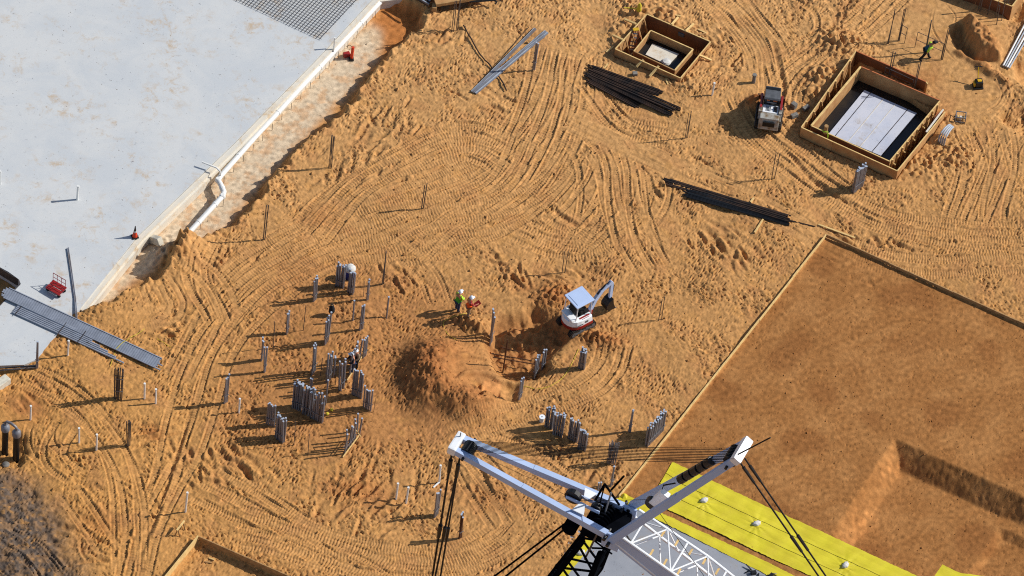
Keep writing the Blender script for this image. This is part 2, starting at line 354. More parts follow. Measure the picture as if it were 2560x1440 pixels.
# scuffed places
for a in ((800, 545, 1.6, 16, 1.0), (560, 660, 1.5, 16, -.6), (560, 1150, 2.4, 40, -.75), (1290, 690, 1.3, 16, -1.1), (1830, 610, 1.7, 22, -.9), (900, 1225, 2.2, 40, 1.2), (1220, 375, 1.2, 8, -.3),
          (2180, 640, 2.4, 22, -.5), (1600, 440, 2.0, 12, -.5), (420, 850, 1.1, 10, .1), (440, 800, 1.1, 9, .9), (100, 960, 2.3, 18, -.7), (220, 1350, 2.2, 18, -.7), (650, 640, 1.4, 10, .8), (1000, 680, 1.6, 9, -.7),
          (900, 390, 2.5, 22, 1.1), (1000, 330, 2., 14, 1.2), (1220, 240, 1.6, 12, -.3), (1330, 400, 1.2, 6, .5), (2100, 40, 1.8, 16, .8), (1830, 160, 1.6, 12, 1.), (2440, 420, 2.2, 16, 1.2), (2400, 350, 1.4, 12, .3), (2540, 250, 1.6, 16, .6),
          (1200, 1230, 1.6, 16, -1.2), (1100, 60, 1.8, 20, .9), (1740, 400, 1., 6, -.6), (350, 690, 1.2, 6, -.5), (1850, 80, 1.4, 10, -1.), (380, 1080, .8, 8, .4), (1400, 1130, 1.2, 10, -1.0), (1470, 1180, 1.2, 10, 1.0), (640, 780, 1., 8, .9), (1430, 690, 1.1, 8, -.9), (300, 1230, 2., 12, -.6)):
    scuffs(a[0], a[1], a[2], a[3], a[4], int(a[0]+a[1]))
# caterpillar tracks
for ppp, gg in (([(318, 1470), (350, 1330), (408, 1210), (442, 1060), (485, 920), (560, 800), (690, 700), (850, 640), (1000, 590)], 1.3), ([(340, 1470), (372, 1330), (425, 1215), (480, 1120), (520, 1000), (560, 880), (640, 780), (760, 690)], 1.15)):
    machine(gpath(ppp), gauge=gg, half=.2, deep=.05, pitch=.19)
flow([(455, 1010), (485, 920), (545, 790), (640, 690), (780, 615), (930, 560), (1080, 500), (1250, 420), (1345, 330), (1400, 220), (1440, 100), (1505, -20)], 9, 1.3, 1, .3)
flow([(640, 700), (800, 610), (960, 575), (1150, 540), (1290, 470), (1370, 370), (1420, 260), (1450, 120)], 6, 2.1, 2, .3)
flow([(760, 590), (880, 480), (1010, 415), (1140, 360), (1230, 375), (1300, 430)], 5, .9, 3, .1)
flow([(980, 640), (1120, 560), (1240, 520), (1330, 450), (1400, 330)], 5, 1.7, 4, .25)
flow([(1300, 560), (1380, 600), (1480, 610), (1580, 560), (1620, 470), (1560, 380)], 4, .8, 5, .15)
flow([(1340, 640), (1450, 560), (1500, 470), (1490, 380), (1430, 300)], 5, 1.6, 6, .25)
flow([(1640, 700), (1600, 600), (1570, 500), (1540, 400), (1460, 300)], 5, 1.2, 16, .2)
flow([(1400, 285), (1540, 345), (1700, 415), (1860, 480), (2000, 560), (2150, 650)], 2, .3, 7, .1, lug=.008)
flow([(1850, 230), (1900, 330), (1980, 400), (2080, 480), (2220, 560), (2400, 600), (2600, 620)], 5, 1.0, 8, .05)
flow([(1815, -30), (1870, 50), (1925, 130), (1950, 230), (1930, 300)], 4, .55, 9, .05)
flow([(2240, -40), (2150, 60), (2060, 140), (1985, 210), (1960, 300)], 3, .5, 10, .05)
flow([(1750, -30), (1830, 30), (1880, 110), (1890, 200)], 3, .5, 20, .1)
flow([(2000, -30), (2060, 30), (2060, 100), (1990, 150)], 2, .4, 21, .05)
flow([(470, 1190), (620, 1270), (760, 1350), (930, 1395), (1110, 1400), (1230, 1350), (1300, 1270)], 6, 1.1, 11, .1)
flow([(560, 1300), (700, 1330), (860, 1400), (1000, 1470)], 4, 1.2, 12, .1)
flow([(1130, 1100), (1180, 1180), (1250, 1270), (1300, 1330)], 3, .8, 13, .05)
flow([(1200, 1090), (1330, 1150), (1440, 1230)], 2, .6, 23, .05)
flow([(1120, 1090), (1300, 1035), (1450, 985), (1520, 925), (1545, 850)], 2, .12, 14, .0)
flow([(40, 920), (160, 990), (250, 1080), (310, 1190), (330, 1300), (330, 1440)], 2, .3, 15, .05)
flow([(115, 1060), (105, 1130), (150, 1200)], 2, .4, 17, .05); flow([(170, 1060), (150, 1140), (200, 1200)], 1, .2, 18, 0)
flow([(2400, 320), (2425, 430), (2400, 560)], 2, .4, 19, 0); flow([(2560, 330), (2480, 450), (2400, 560)], 3, .6, 24, .1); flow([(2470, 300), (2500, 420), (2480, 570)], 2, .5, 25, .1)
flow([(2100, 610), (2300, 660), (2600, 670)], 2, .5, 26, .1)
flow([(520, 600), (500, 700), (560, 820)], 2, .4, 27, 0); flow([(440, 640), (540, 700), (600, 800)], 2, .4, 28, .1)
flow([(980, 620), (1080, 690), (1110, 770)], 1, .2, 29, 0); flow([(160, 1220), (230, 1310), (300, 1400)], 1, .2, 30, 0)
flow([(390, 700), (420, 770), (330, 800)], 2, .5, 31, 0, lug=.012)
flow([(1700, 330), (1560, 300), (1440, 180)], 2, .5, 33, .1); flow([(2100, 1280), (2240, 1120)], 0, .1, 34)
flow([(0, 1330), (60, 1390), (120, 1460)], 2, .5, 35, 0)
for (a, b_, c_) in (((1950, 360), (2060, 470), (2230, 560)), ((1930, 100), (1960, 230), (1930, 320)), ((480, 1000), (420, 1200), (345, 1400)), ((1365, 510), (1440, 560), (1500, 550)), ((2100, 20), (2060, 110), (1995, 160))):
    gouge([g2(a), g2(b_), g2(c_)], .16, .12, 1)
# wide scraped lane down the middle and the curved tyre lines on the platform
lane = poly([(1400, 278), (1480, 300), (1640, 372), (1800, 420), (1790, 448), (1640, 420), (1500, 350)], .2, .06).ravel(); Df *= 1-.7*lane
for arcp in ([(2336, 20), (2332, 70), (2370, 130), (2400, 160)], [(2480, 195), (2505, 230), (2490, 262), (2440, 290)], [(2362, 8), (2388, 40), (2380, 70)], [(2450, 175), (2500, 195), (2522, 240), (2480, 300)]):
    gouge([g2(p) for p in arcp], .05, .05)
keep = ((1-m_fb)*(1-m_fs)*(1-.9*m_sq)).ravel(); Df *= keep; Df *= (1-.85*m_tr.ravel()*(1-lo.ravel())) * (1-.55*m_pad.ravel())
Z = B+D
under = sm(blur(m_slab, .12), .75, .98); Z = Z*(1-under)+under*-.95
# the crane slab and sheeting lie on a levelled bed
# colours of the soil, with heap shade and sun on the pit slope painted in
def rgb(c): return np.array(lin(c), np.float32)
c_tan, c_lt, c_or, c_red, c_pad, c_dk = rgb((184, 136, 84)), rgb((196, 150, 98)), rgb((190, 138, 78)), rgb((154, 96, 54)), rgb((153, 104, 59)), rgb((98, 85, 75))
C = np.empty((NY, NX, 3), np.float32); C[:] = c_tan
def paint(c, mk): 
    global C
    mk = np.clip(mk, 0, 1)[..., None]; C = C*(1-mk)+c*mk
gx = (XX-x0)/(x1-x0); gy = (YY-y0)/(y1-y0)
paint(c_lt, sm(gy-.35*gx, .2, .75)*.8); paint(c_or, sm(.55-gx, 0, .5)*sm(.55-gy, 0, .4))
paint(rgb((168, 116, 70)), poly([(700, 640), (1000, 660), (1200, 800), (1250, 1050), (1000, 1150), (800, 1150), (560, 1120), (540, 980), (650, 800)], .8, .5)*.75)
paint(rgb((170, 120, 76)), sm(bandn(2.6), .2, 1.6)*.45); paint(c_or, sm(bandn(1.3), .6, 1.8)*.35)
paint(c_lt, TRK.reshape(NY, NX)*.22)
dug = np.maximum.reduce([heap*(.75-.55*scoop), m_pit*.5, blob(1500, 850, 1.5, .7)*.8, blob(1385, 740, 1.6, 1.2)*.75, blob(1320, 720, 1.3, .7)*.5, berm*.6, blob(1886, 262, .55, .7)*1.1, blob(900, 1225, 2.2, 1.1)*.6, blob(1230, 1250, 2., 1.)*.45, blob(380, 1080, .7, .5)*.7, blob(800, 540, 1.1, .9)*.45, blob(2350, 290, .8, .5)*.7, blob(2320, 190, .9, .6)*.6, blob(70, 1010, 1.3, 1.5)*.6, blob(250, 1310, 1.6, 1.)*.45, m_bk*.5])
paint(c_red, dug*(.75+.3*sm(bandn(.8), -1, 1)))
paint(rgb((112, 68, 42)), np.maximum(blob(1030, 950, 1.3, 2.3, .1, 3), .8*blob(1080, 1030, 1.3, .8))*sm(bandn(.5), -1.4, 1.2)*.55)  # dark dug soil, with the shade on the heap's left side put into the colour
paint(rgb((214, 150, 92)), m_sq*.9)
streak = bandn(1.8, .5, .45, 1.5, -.9); blot = bandn(3.5, .6)
pc = np.empty_like(C); pc[:] = c_pad; t = sm(.6*streak+blot, -2, 3.2)[..., None]; pc = pc*(1-t)+rgb((168, 118, 70))*t
t = (sm(bandn(5), .4, 1.8)*.7)[..., None]; pc = pc*(1-t)+rgb((138, 90, 50))*t
C = C*(1-m_pad[..., None])+pc*m_pad[..., None]
paint(rgb((196, 134, 78)), m_pad*(blob(2235, 1150, .6, 1.2, -.5)+blob(2160, 1290, .7, 1.4, -.6))*.75*sm(bandn(.7), -1.4, 1))  # lighter tone paints the sunlight on the pit's left slope
paint(c_dk, m_dk*(.75+.25*sm(bandn(.9)+bandn(.4)*.6, -1, .8))); paint(c_or, m_dk*sm(bandn(.45)+.6*bandn(1.6), 1.3, 2.4)*.55)
# stained lean concrete on the trench floor
st = poly([(940, 30), (960, 60), (950, 110), (880, 200), (800, 280), (700, 390), (610, 480), (560, 545), (480, 590), (300, 700), (250, 770), (190, 780), (800, 100)], .25, .2)*sm(blur(m_tr, .3), .8, .99)*(.55+.45*sm(bandn(1.6, .7)+.4*bandn(.35)+.8, -1.2, 1.4))
paint(rgb((196, 136, 78)), m_tr*(1-lo)*.7); paint(rgb((208, 192, 166)), st*m_tr*.85); paint(rgb((178, 112, 60)), m_tr*poly([(960, -20), (1060, 20), (1040, 60), (960, 130), (960, 70), (930, 45)], .2, .1)*.85)
paint(rgb((206, 186, 156)), poly([(870, 30), (955, 40), (960, 80), (945, 110), (920, 60)], .25, .1)*m_tr*.5)
paint(rgb((28, 26, 28)), m_fs*poly([g2(p, -1.) for p in ((1585, 126), (1627, 74), (1733, 121), (1687, 174))], .02, 0, px=False)); 
C *= (1+.10*bandn(.5)+.05*n_d)[..., None]; C = np.clip(C, .005, .9)
# mesh: the fine sheet plus coarse skirts that carry it far out
ex = np.array([400, 150, 70, 35, 15, 6, 2.]); X_ = np.concatenate([x0-ex, xs, xs[-1]+ex[::-1]]); Y_ = np.concatenate([y0-ex, ys, ys[-1]+ex[::-1]])
K = len(ex); Zp = np.pad(Z, K, mode='edge'); fx = np.concatenate([np.zeros(K-1), np.ones(NX+2), np.zeros(K-1)]); fy = np.concatenate([np.zeros(K-1), np.ones(NY+2), np.zeros(K-1)])
Zp = Zp*fx[None]*fy[:, None]; Cp = np.pad(C, ((K, K), (K, K), (0, 0)), mode='edge')
nx, ny = len(X_), len(Y_); co = np.empty((ny, nx, 3), np.float32); co[..., 0] = X_[None]; co[..., 1] = Y_[:, None]; co[..., 2] = Zp
ii = np.arange(ny*nx, dtype=np.int32).reshape(ny, nx); fc = np.stack([ii[:-1, :-1], ii[:-1, 1:], ii[1:, 1:], ii[1:, :-1]], -1).reshape(-1, 4)
me = bpy.data.meshes.new('ground'); me.vertices.add(nx*ny); me.vertices.foreach_set('co', co.ravel())
me.loops.add(fc.size); me.loops.foreach_set('vertex_index', fc.ravel()); me.polygons.add(len(fc))
me.polygons.foreach_set('loop_start', np.arange(0, fc.size, 4, dtype=np.int32)); me.polygons.foreach_set('use_smooth', np.ones(len(fc), bool)); me.update(calc_edges=True)
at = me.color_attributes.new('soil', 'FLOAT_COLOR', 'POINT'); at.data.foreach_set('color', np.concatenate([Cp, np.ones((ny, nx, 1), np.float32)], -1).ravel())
gm = bpy.data.materials.new('soil'); gm.use_nodes = True; nt = gm.node_tree; b = nt.nodes['Principled BSDF']
av = nt.nodes.new('ShaderNodeVertexColor'); av.layer_name = 'soil'; tc = nt.nodes.new('ShaderNodeTexCoord')
no = nt.nodes.new('ShaderNodeTexNoise'); no.inputs['Scale'].default_value = 9; no.inputs['Detail'].default_value = 9; no.inputs['Roughness'].default_value = .75; nt.links.new(tc.outputs['Object'], no.inputs['Vector'])
mr = nt.nodes.new('ShaderNodeMapRange'); mr.inputs[1].default_value = .3; mr.inputs[2].default_value = .7; mr.inputs[3].default_value = .82; mr.inputs[4].default_value = 1.14; nt.links.new(no.outputs['Fac'], mr.inputs[0])
vm = nt.nodes.new('ShaderNodeVectorMath'); vm.operation = 'SCALE'; nt.links.new(av.outputs['Color'], vm.inputs[0]); nt.links.new(mr.outputs[0], vm.inputs['Scale'])
nt.links.new(vm.outputs[0], b.inputs['Base Color']); b.inputs['Roughness'].default_value = 1; b.inputs['Specular IOR Level'].default_value = .08
bp = nt.nodes.new('ShaderNodeBump'); bp.inputs['Strength'].default_value = .5; bp.inputs['Distance'].default_value = .05; nt.links.new(no.outputs['Fac'], bp.inputs['Height']); nt.links.new(bp.outputs[0], b.inputs['Normal'])
me.materials.append(gm); ground = bpy.data.objects.new('ground', me); col.objects.link(ground)
tag(ground, 'tan and orange construction site sand rutted by caterpillar tracks', 'ground', kind='structure')
del co, fc, ii, Zp, Cp, pc
def Hz(x, y):
    i = min(max((x-x0)/DX, 0), NX-1.001); j = min(max((y-y0)/DY, 0), NY-1.001); i0 = int(i); j0 = int(j); a = i-i0; c = j-j0
    return float((Z[j0, i0]*(1-a)+Z[j0, i0+1]*a)*(1-c)+(Z[j0+1, i0]*(1-a)+Z[j0+1, i0+1]*a)*c)
def P(px, py, dz=0.):
    z = 0.
    for _ in range(6): q = G(px, py, z); z = .5*z+.5*Hz(q.x, q.y)
    q = G(px, py, z); return Vector((q.x, q.y, z+dz))
# loose crumbs and clods of soil: too many to count
dens = .10+.9*np.clip(np.maximum.reduce([heap*(1-.7*scoop), m_bk*.8, berm, m_dk*.35, blur(m_tr, .5)*(1-m_tr)*1.8, blob(1500, 850, 1.5, .7), blob(1385, 740, 1.6, 1.2)*.8, blob(900, 1225, 2.2, 1.1)*.6, blob(560, 660, 1.5)*.6, blob(420, 850, 1.2)*.7, blob(2095, 105, 1.4)*.6, blob(2400, 390, 1.8)*.7, .12*m_pad]), 0, 1)
dens *= (1-.85*m_tr)*(1-m_fb)*(1-m_fs)*(1-m_sq)*(1-.8*m_pl)*(1-sm(m_slab, .2, .8)); dens /= dens.sum()
NC = 9000; pick = np.searchsorted(np.cumsum(dens.ravel()), rng.random(NC)).clip(0, NX*NY-1); ccx = XX.ravel()[pick]+rng.uniform(-.03, .03, NC); ccy = YY.ravel()[pick]+rng.uniform(-.03, .03, NC); ccz = Z.ravel()[pick]
sz = np.minimum(.022+.022*rng.exponential(1, NC), .13); sz[m_pad.ravel()[pick] > .5] *= .6
octa = np.array([(1, 0, 0), (0, 1, 0), (-1, 0, 0), (0, -1, 0), (0, 0, 1), (0, 0, -1)], float); of = np.array([(0, 1, 4), (1, 2, 4), (2, 3, 4), (3, 0, 4), (1, 0, 5), (2, 1, 5), (3, 2, 5), (0, 3, 5)])
V = octa[None]*sz[:, None, None]*rng.uniform(.6, 1.3, (NC, 6, 1)); V[..., 2] *= .75; V[..., :2] += rng.normal(0, .2, (NC, 6, 2))*sz[:, None, None]; V += np.stack([ccx, ccy, ccz+sz*.25], 1)[:, None]
cm = bpy.data.meshes.new('soil_clods'); cm.from_pydata(V.reshape(-1, 3).tolist(), [], (of[None]+6*np.arange(NC)[:, None, None]).reshape(-1, 3).tolist())
ca = cm.color_attributes.new('soil', 'FLOAT_COLOR', 'POINT'); ca.data.foreach_set('color', np.concatenate([np.repeat(C.reshape(-1, 3)[pick]*.95, 6, 0), np.ones((NC*6, 1))], 1).astype(np.float32).ravel())
cm.materials.append(gm); co_ = bpy.data.objects.new('soil_clods', cm); col.objects.link(co_); tag(co_, 'loose crumbs and clods of soil scattered over the site', 'soil clods', kind='stuff')
del V
def hpix(base, n):                       # metres of a vertical thing that stands n photo pixels tall
    return n/(FPX/(base-CAM).length*math.cos(TH))
# ------------------------------------------------------------------ slab, trench pipe and what lies on the slab
NOTCH = [(-60, 632), (0, 668), (22, 680), (48, 699), (52, 710), (0, 765), (-60, 830)]
def prism(pts2, zt, zb):
    mb = MB(); mb.quad_prism([(x, y, zb) for x, y in pts2], [(x, y, zt) for x, y in pts2]); return mb
sp = [g2(p, .06) for p in [(-400, -200), (-60, 632), (0, 668), (22, 680), (48, 699), (52, 710), (0, 765), (-60, 830), (-400, 1000), (-60, 930), (0, 914), (60, 912), (92, 898), (128, 852), (190, 785), (345, 588), (585, 357), (800, 138), (930, -2), (1060, -140)]]
slab = prism(sp, .06, -.93).build('concrete_slab', 'slab_concrete'); tag(slab, 'wide pale grey concrete floor slab with brown stains and dark specks', 'slab')
ed = [g2(p, .03) for p in [(200, 772), (346, 589), (586, 358), (801, 139), (931, -1), (1062, -139)]]
cb = MB(); nrm = []
for i, p in enumerate(ed):
    a = Vector(ed[max(i-1, 0)]); c_ = Vector(ed[min(i+1, len(ed)-1)]); t = (c_-a).normalized(); nrm.append(Vector((t.y, -t.x)))
for i in range(len(ed)-1):
    a, c_ = Vector(ed[i])+nrm[i]*.004, Vector(ed[i+1])+nrm[i+1]*.004; a2, c2 = a+nrm[i]*.28, c_+nrm[i+1]*.28
    cb.quad_prism([(*a, -.93), (*a2, -.93), (*c2, -.93), (*c_, -.93)], [(*a, -.02), (*a2, -.02), (*c2, -.02), (*c_, -.02)])
    a3, c3 = a2+nrm[i]*.12, c2+nrm[i+1]*.12
    cb.quad_prism([(*a2, -.93), (*a3, -.93), (*c3, -.93), (*c2, -.93)], [(*a2, -.26), (*a3, -.26), (*c3, -.26), (*c2, -.26)])
cb.build('slab_edge', 'cream_concrete', slab)
nb = MB(); 
for a, c_ in (((-40, 645), (46, 698)), ((50, 709), (-10, 775))):
    p, q = G(*a, .02), G(*c_, .02); nb.beam(p+Vector((0, 0, -.3)), q+Vector((0, 0, -.3)), .06, .62)
tag(nb.build('edge_form', 'galv_dark'), 'dark form boards lining the opening in the slab at the left border', 'form boards')
# rebar mat
A0, A1, A2 = G(588, -2, .12), G(800, 97, .12), G(894, -4, .12)
e1 = (A1-A0); e2 = (A2-A1); L1 = e1.length; L2 = e2.length; e1.normalize(); e2.normalize(); 
rm = thing('rebar_mat', A1, 'grid of dark reinforcing bars lying on the pale slab near the top', 'rebar mat')
for k in range(int(L1/.21)+22):
    a = A1-e1*(k*.21)+e2*rnd.uniform(-.12, .05); mb = MB(); mb.cyl(a, a+e2*9.5, .012, 5); mb.build('bar', 'rebar', rm)
for k in range(int(9/.21)):
    a = A1+e2*(k*.21)+e1*rnd.uniform(-.05, .12)+Vector((0, 0, .032)); mb = MB(); mb.cyl(a, a-e1*(L1+5), .012, 5); mb.build('bar', 'rebar', rm)
# drain pipe beside the slab
def zp(x, y, z): return G(x, y, z)
ZP = -.38
dp = thing('drain_pipe', zp(560, 470, ZP), 'long white plastic drain pipe running beside the slab edge', 'pipe')
path = [zp(474, 580, ZP-.25), zp(520, 530, ZP-.08), zp(556, 491, ZP), zp(560, 480, ZP), zp(552, 462, ZP), zp(545, 450, ZP), zp(553, 438, ZP), zp(640, 340, ZP), zp(750, 221, ZP), zp(850, 113, ZP), zp(955, 0, ZP), zp(1060, -112, ZP)]
mb = MB(); mb.tube(path, .165, 12); mb.build('pipe', 'pvc', dp, smooth=True)
for i in range(len(path)-1):
    a, c_ = path[i], path[i+1]; n = max(1, int((c_-a).length/2.6))
    if (c_-a).length > .5:
        for k in range(n):
            q = a.lerp(c_, (k+.5)/n); d = (c_-a).normalized(); mb = MB(); mb.cyl(q-d*.07, q+d*.07, .185, 12); mb.build('coupling', 'pvc', dp)
for q in (path[2], path[5]):
    d = (path[3]-path[2]).normalized(); mb = MB(); mb.lathe((q.x, q.y, q.z-.18), [(.12, 0), (.19, .09), (.2, .18), (.19, .27), (.12, .36)]); mb.build('elbow', 'pvc', dp, smooth=True)
mb = MB(); mb.tube([zp(552, 440, ZP+.1), zp(550, 428, .25), zp(541, 419, .38), zp(505, 405, .42)], .05, 8); mb.build('branch_pipe', 'pvc', dp, smooth=True)
for q in np.linspace(0, 1, 18):
    for a, c_ in ((path[6], path[10]), (path[0], path[2])):
        if a is path[0] and q*17 % 4 > .5: continue
        p = a.lerp(c_, float(q)); sd_ = (c_-a).cross(Vector((0, 0, 1))).normalized()
        for g in (-.22, .22):
            z = Hz(p.x+sd_.x*g, p.y+sd_.y*g); mb = MB(); mb.cyl((p.x+sd_.x*g, p.y+sd_.y*g, z-.1), (p.x+sd_.x*g, p.y+sd_.y*g, max(p.z+.05, z+.12)), .014, 4); mb.build('stake', 'rebar', dp)
def standpipe(px, py, n, label, r=.055, material='pvc', group='white pipe stubs', foot=None, z=None, name='pipe_stub'):
    b_ = P(px, py) if z is None else G(px, py, z); h = hpix(b_, n); t = thing(name, b_, label, 'pipe', group)
    lean = Vector((rnd.uniform(-.03, .03), rnd.uniform(-.03, .03), 0))*h; mb = MB(); mb.cyl(b_-Vector((0, 0, .25)), b_+Vector((0, 0, h))+lean, r, 8); mb.build('pipe', material, t, smooth=True)
    mb = MB(); e = b_+Vector((0, 0, h))+lean; mb.cyl(e-Vector((0, 0, .09)), e+Vector((0, 0, .012)), r*1.25, 8); mb.build('cap', material, t)
    if foot:
        q = P(*foot, .06); mb = MB(); mb.cyl(b_+Vector((0, 0, .08)), q, r, 8); mb.build('foot_pipe', material, t, smooth=True)
    return t
standpipe(193, 499, 33, 'short white pipe stub standing in the open middle of the slab', .07, z=.06)
standpipe(0, 460, 32, 'white pipe stub standing on the slab at the left border', .07, z=.06)
standpipe(834, 131, 34, 'thin white riser standing on the long drain pipe', .045, z=-.3)
for a in ((169, 888, 38, 'white stub in sand beside the dark pipe pair near the slab corner'), (361, 997, 40, 'white stub standing left of its twin, right of the grey rod cage'), (389, 1009, 37, 'white stub nearest the track lane, right of the grey rod cage'),
          (76, 1049, 36, 'white stub above the black vertical pipes at the left border'), (198, 1107, 38, 'thin white stub standing left of a slightly lower stub'), (241, 1125, 40, 'white stub just left of the lone dark rod cage'),
          (463, 1281, 52, 'thin grey white stub beside the timber trestle in the lower left'), (597, 1032, 36, 'white stub alone right of the crossing track lanes'), (990, 1247, 42, 'left one of two white stubs on the churned mound'), (1015, 1258, 41, 'right one of two white stubs on the churned mound'),
          (1479, 240, 0, ''), (1780, 238, 29, 'white stub standing alone left of the track loader'), (1692, 200, 31, 'white stub touching the near corner of the small formwork')):
    if a[2]: standpipe(a[0], a[1], a[2], a[3])
standpipe(1098, 1207, 45, 'white pipe with bent foot beside the crane pendant', foot=(1083, 1220))
standpipe(1884, 206, 19, 'short grey pipe stub above the track loader', .11, 'brick_grey', None)
# traffic cone
q = G(337, 592, .06); t = thing('traffic_cone', q, 'orange traffic cone with dark tip standing near the slab edge', 'traffic cone')
mb = MB(); mb.box(q+Vector((0, 0, .03)), (.4, .4, .06), .5); mb.build('base', 'seat_black', t, bevel=.015)
mb = MB(); mb.lathe(q+Vector((0, 0, .06)), [(.16, 0), (.10, .38)], 14); mb.build('cone', 'orange_plastic', t, smooth=True)
mb = MB(); mb.lathe(q+Vector((0, 0, .45)), [(.10, 0), (.085, .1)], 14); mb.build('reflective_band', 'sandbag', t, smooth=True)
mb = MB(); mb.lathe(q+Vector((0, 0, .56)), [(.07, 0), (.025, .42)], 12); mb.build('tip', 'rebar', t, smooth=True)
# red cart
q = G(140, 728, .06); t = thing('material_cart', q, 'small rusty red flatbed cart with a tube handrail on the slab', 'cart')
rz = math.atan2(*( (G(162, 742, .06)-G(128, 722, .06)).yx )); X = Vector((math.cos(rz), math.sin(rz), 0)); Y = Vector((-X.y, X.x, 0)); Zv = Vector((0, 0, 1))
mb = MB()
for g in (-.2, -.07, .07, .2): mb.box(q+Y*g*1.5+Zv*.32, (1.0, .16, .05), rz)
mb.build('deck', 'red_paint', t)
for sx in (-.4, .4):
    for sy in (-.26, .26):
        mb = MB(); c0 = q+X*sx+Y*sy+Zv*.11; mb.cyl(c0-Y*.04, c0+Y*.04, .11, 12); mb.build('wheel', 'seat_black', t)
        mb = MB(); mb.cyl(c0+Zv*.05, c0+Zv*.21, .025, 6); mb.build('leg', 'red_paint', t)
mb = MB()
for sx in (-.45, -.15, .15, .45): mb.cyl(q+X*sx+Y*.3+Zv*.32, q+X*sx+Y*.3+Zv*1.05, .018, 6)
mb.tube([q+X*-.47+Y*.3+Zv*1.05, q+X*.47+Y*.3+Zv*1.05], .022, 6); mb.tube([q-X*.47+Y*.3+Zv*.7, q+X*.47+Y*.3+Zv*.7], .018, 6)
mb.build('handrail', 'red_paint', t)
# red hand machine in the trench
q = P(872, 143); t = thing('breaker_machine', q, 'small red and black compacting machine standing in the pipe trench', 'machine')
mb = MB(); mb.box(q+Vector((-.15, .05, .16)), (.42, .3, .26), .5); mb.build('engine', 'red_paint', t, bevel=.05)
mb = MB(); mb.cyl(q+Vector((.18, -.1, .0)), q+Vector((.2, 0, .95)), .1, 10); mb.build('column', 'orange_plastic', t, smooth=True)
mb = MB(); mb.box(q+Vector((.17, -.14, .04)), (.3, .36, .08), .2); mb.build('foot_plate', 'black_steel', t, bevel=.02)
mb = MB(); mb.tube([q+Vector((.2, .02, .93)), q+Vector((-.05, .1, 1.0)), q+Vector((-.2, .1, .8))], .02); mb.build('handle', 'black_steel', t)
# long dark pipe lying from slab to sand, bent strut piece in the trench
t = tag((lambda mb: (mb.tube([G(168, 620, .12), G(177, 680, .12), G(186, 745, .12), P(190, 797, .1)], .032, 8), mb.tube([G(171, 619, .11), G(180, 680, .11), G(189, 745, .11), P(193, 798, .1)], .032, 8), mb.build('conduit_pair', 'galv'))[-1])(MB()), 'two long slightly bent grey conduits lying from slab onto sand', 'conduits')
mb = MB(); a, c_ = P(376, 602), P(401, 612); mb.beam(a+Vector((0, 0, .22)), c_+Vector((0, 0, .3)), .34, .5); tag(mb.build('concrete_stub', 'concrete_stub', bevel=.04), 'cream concrete wall stub jutting from the slab edge beside the sand heap', 'concrete stub')
# deck sheets and rods lying across slab corner and sand
def pile(name, label, cat, pa, pb, n, r, spread, za, material, zb=None, layers=1, jitter=.0, part='rod', group=None, nseg=6, ends=.3):
    a, b_ = Vector(pa), Vector(pb); t = thing(name, a.lerp(b_, .5), label, cat, group); s_ = (b_-a).cross(Vector((0, 0, 1))).normalized(); dr = (b_-a).normalized()
    for L_ in range(layers):
        for k in range(n-L_):
            o = s_*((k-(n-1-L_)/2)*spread)+Vector((0, 0, r+L_*r*1.75)); j0, j1 = rnd.uniform(-ends, ends), rnd.uniform(-ends, ends)
            mb = MB(); mb.cyl(a+o+dr*j0+s_*rnd.uniform(-jitter, jitter), b_+o+dr*j1+s_*rnd.uniform(-jitter, jitter), r, nseg); mb.build(part, material, t, smooth=True)
    return t
a, c_ = G(14, 733, .2), P(396, 914, .16)
t = thing('conduit_stack', a.lerp(c_, .5), 'flat stack of long grey conduits lying from slab corner onto sand', 'conduit stack')
s_ = (c_-a).cross(Vector((0, 0, 1))).normalized(); dr = (c_-a).normalized()
for k in range(9):
    o = s_*((k-4)*.085); mb = MB(); mb.cyl(a+o+dr*rnd.uniform(-.25, .1), c_+o+dr*rnd.uniform(-.1, .3), .046, 7); mb.build('conduit', 'galv_light', t, smooth=True)
mb = MB(); mb.beam(a+s_*-.42+Vector((0, 0, .03)), c_+s_*-.42+Vector((0, 0, .03)), .05, .1); mb.build('edge_rail', 'galv_light', t)
a, c_ = G(40, 770, .14), P(250, 868, .1)
t = thing('conduit_rack', a.lerp(c_, .5), 'row of spaced grey conduits tied by dark straps below the stack', 'conduit rack')
for k in range(7):
    o = s_*((k-3)*.125); mb = MB(); mb.cyl(a+o, c_+o+dr*(k-3)*.6, .05, 8); mb.build('conduit', 'galv_light', t, smooth=True)
for f in (.04, .55, .78):
    p = a.lerp(c_, f); mb = MB(); mb.beam(p-s_*.5+Vector((0, 0, .065)), p+s_*.5+Vector((0, 0, .065)), .035, .02); mb.build('strap', 'rebar', t)
mb = MB(); mb.tube([G(-20, 921, .1), G(50, 917, .12), P(92, 916, .1)], .05, 8); mb.tube([G(-20, 927, .1), G(50, 922, .12), P(92, 920, .1)], .05, 8)
tag(mb.build('ground_conduits', 'galv_dark'), 'two dark conduits lying on the slab towards the upright pipe pair', 'conduits')
mb = MB(); mb.tube([P(182, 835, .04), P(220, 860, .05), P(250, 878, .03)], .09, 8); tag(mb.build('dark_pipe', 'galv_dark'), 'dark pipe half buried in sand below the conduit rack', 'pipe')
# timber edge at the left border
mb = MB(); mb.box(P(2, 965, .2), (1.1, .5, .5), .9); tag(mb.build('concrete_block', 'concrete_stub', bevel=.05), 'pale concrete block at the left border below the slab', 'block')
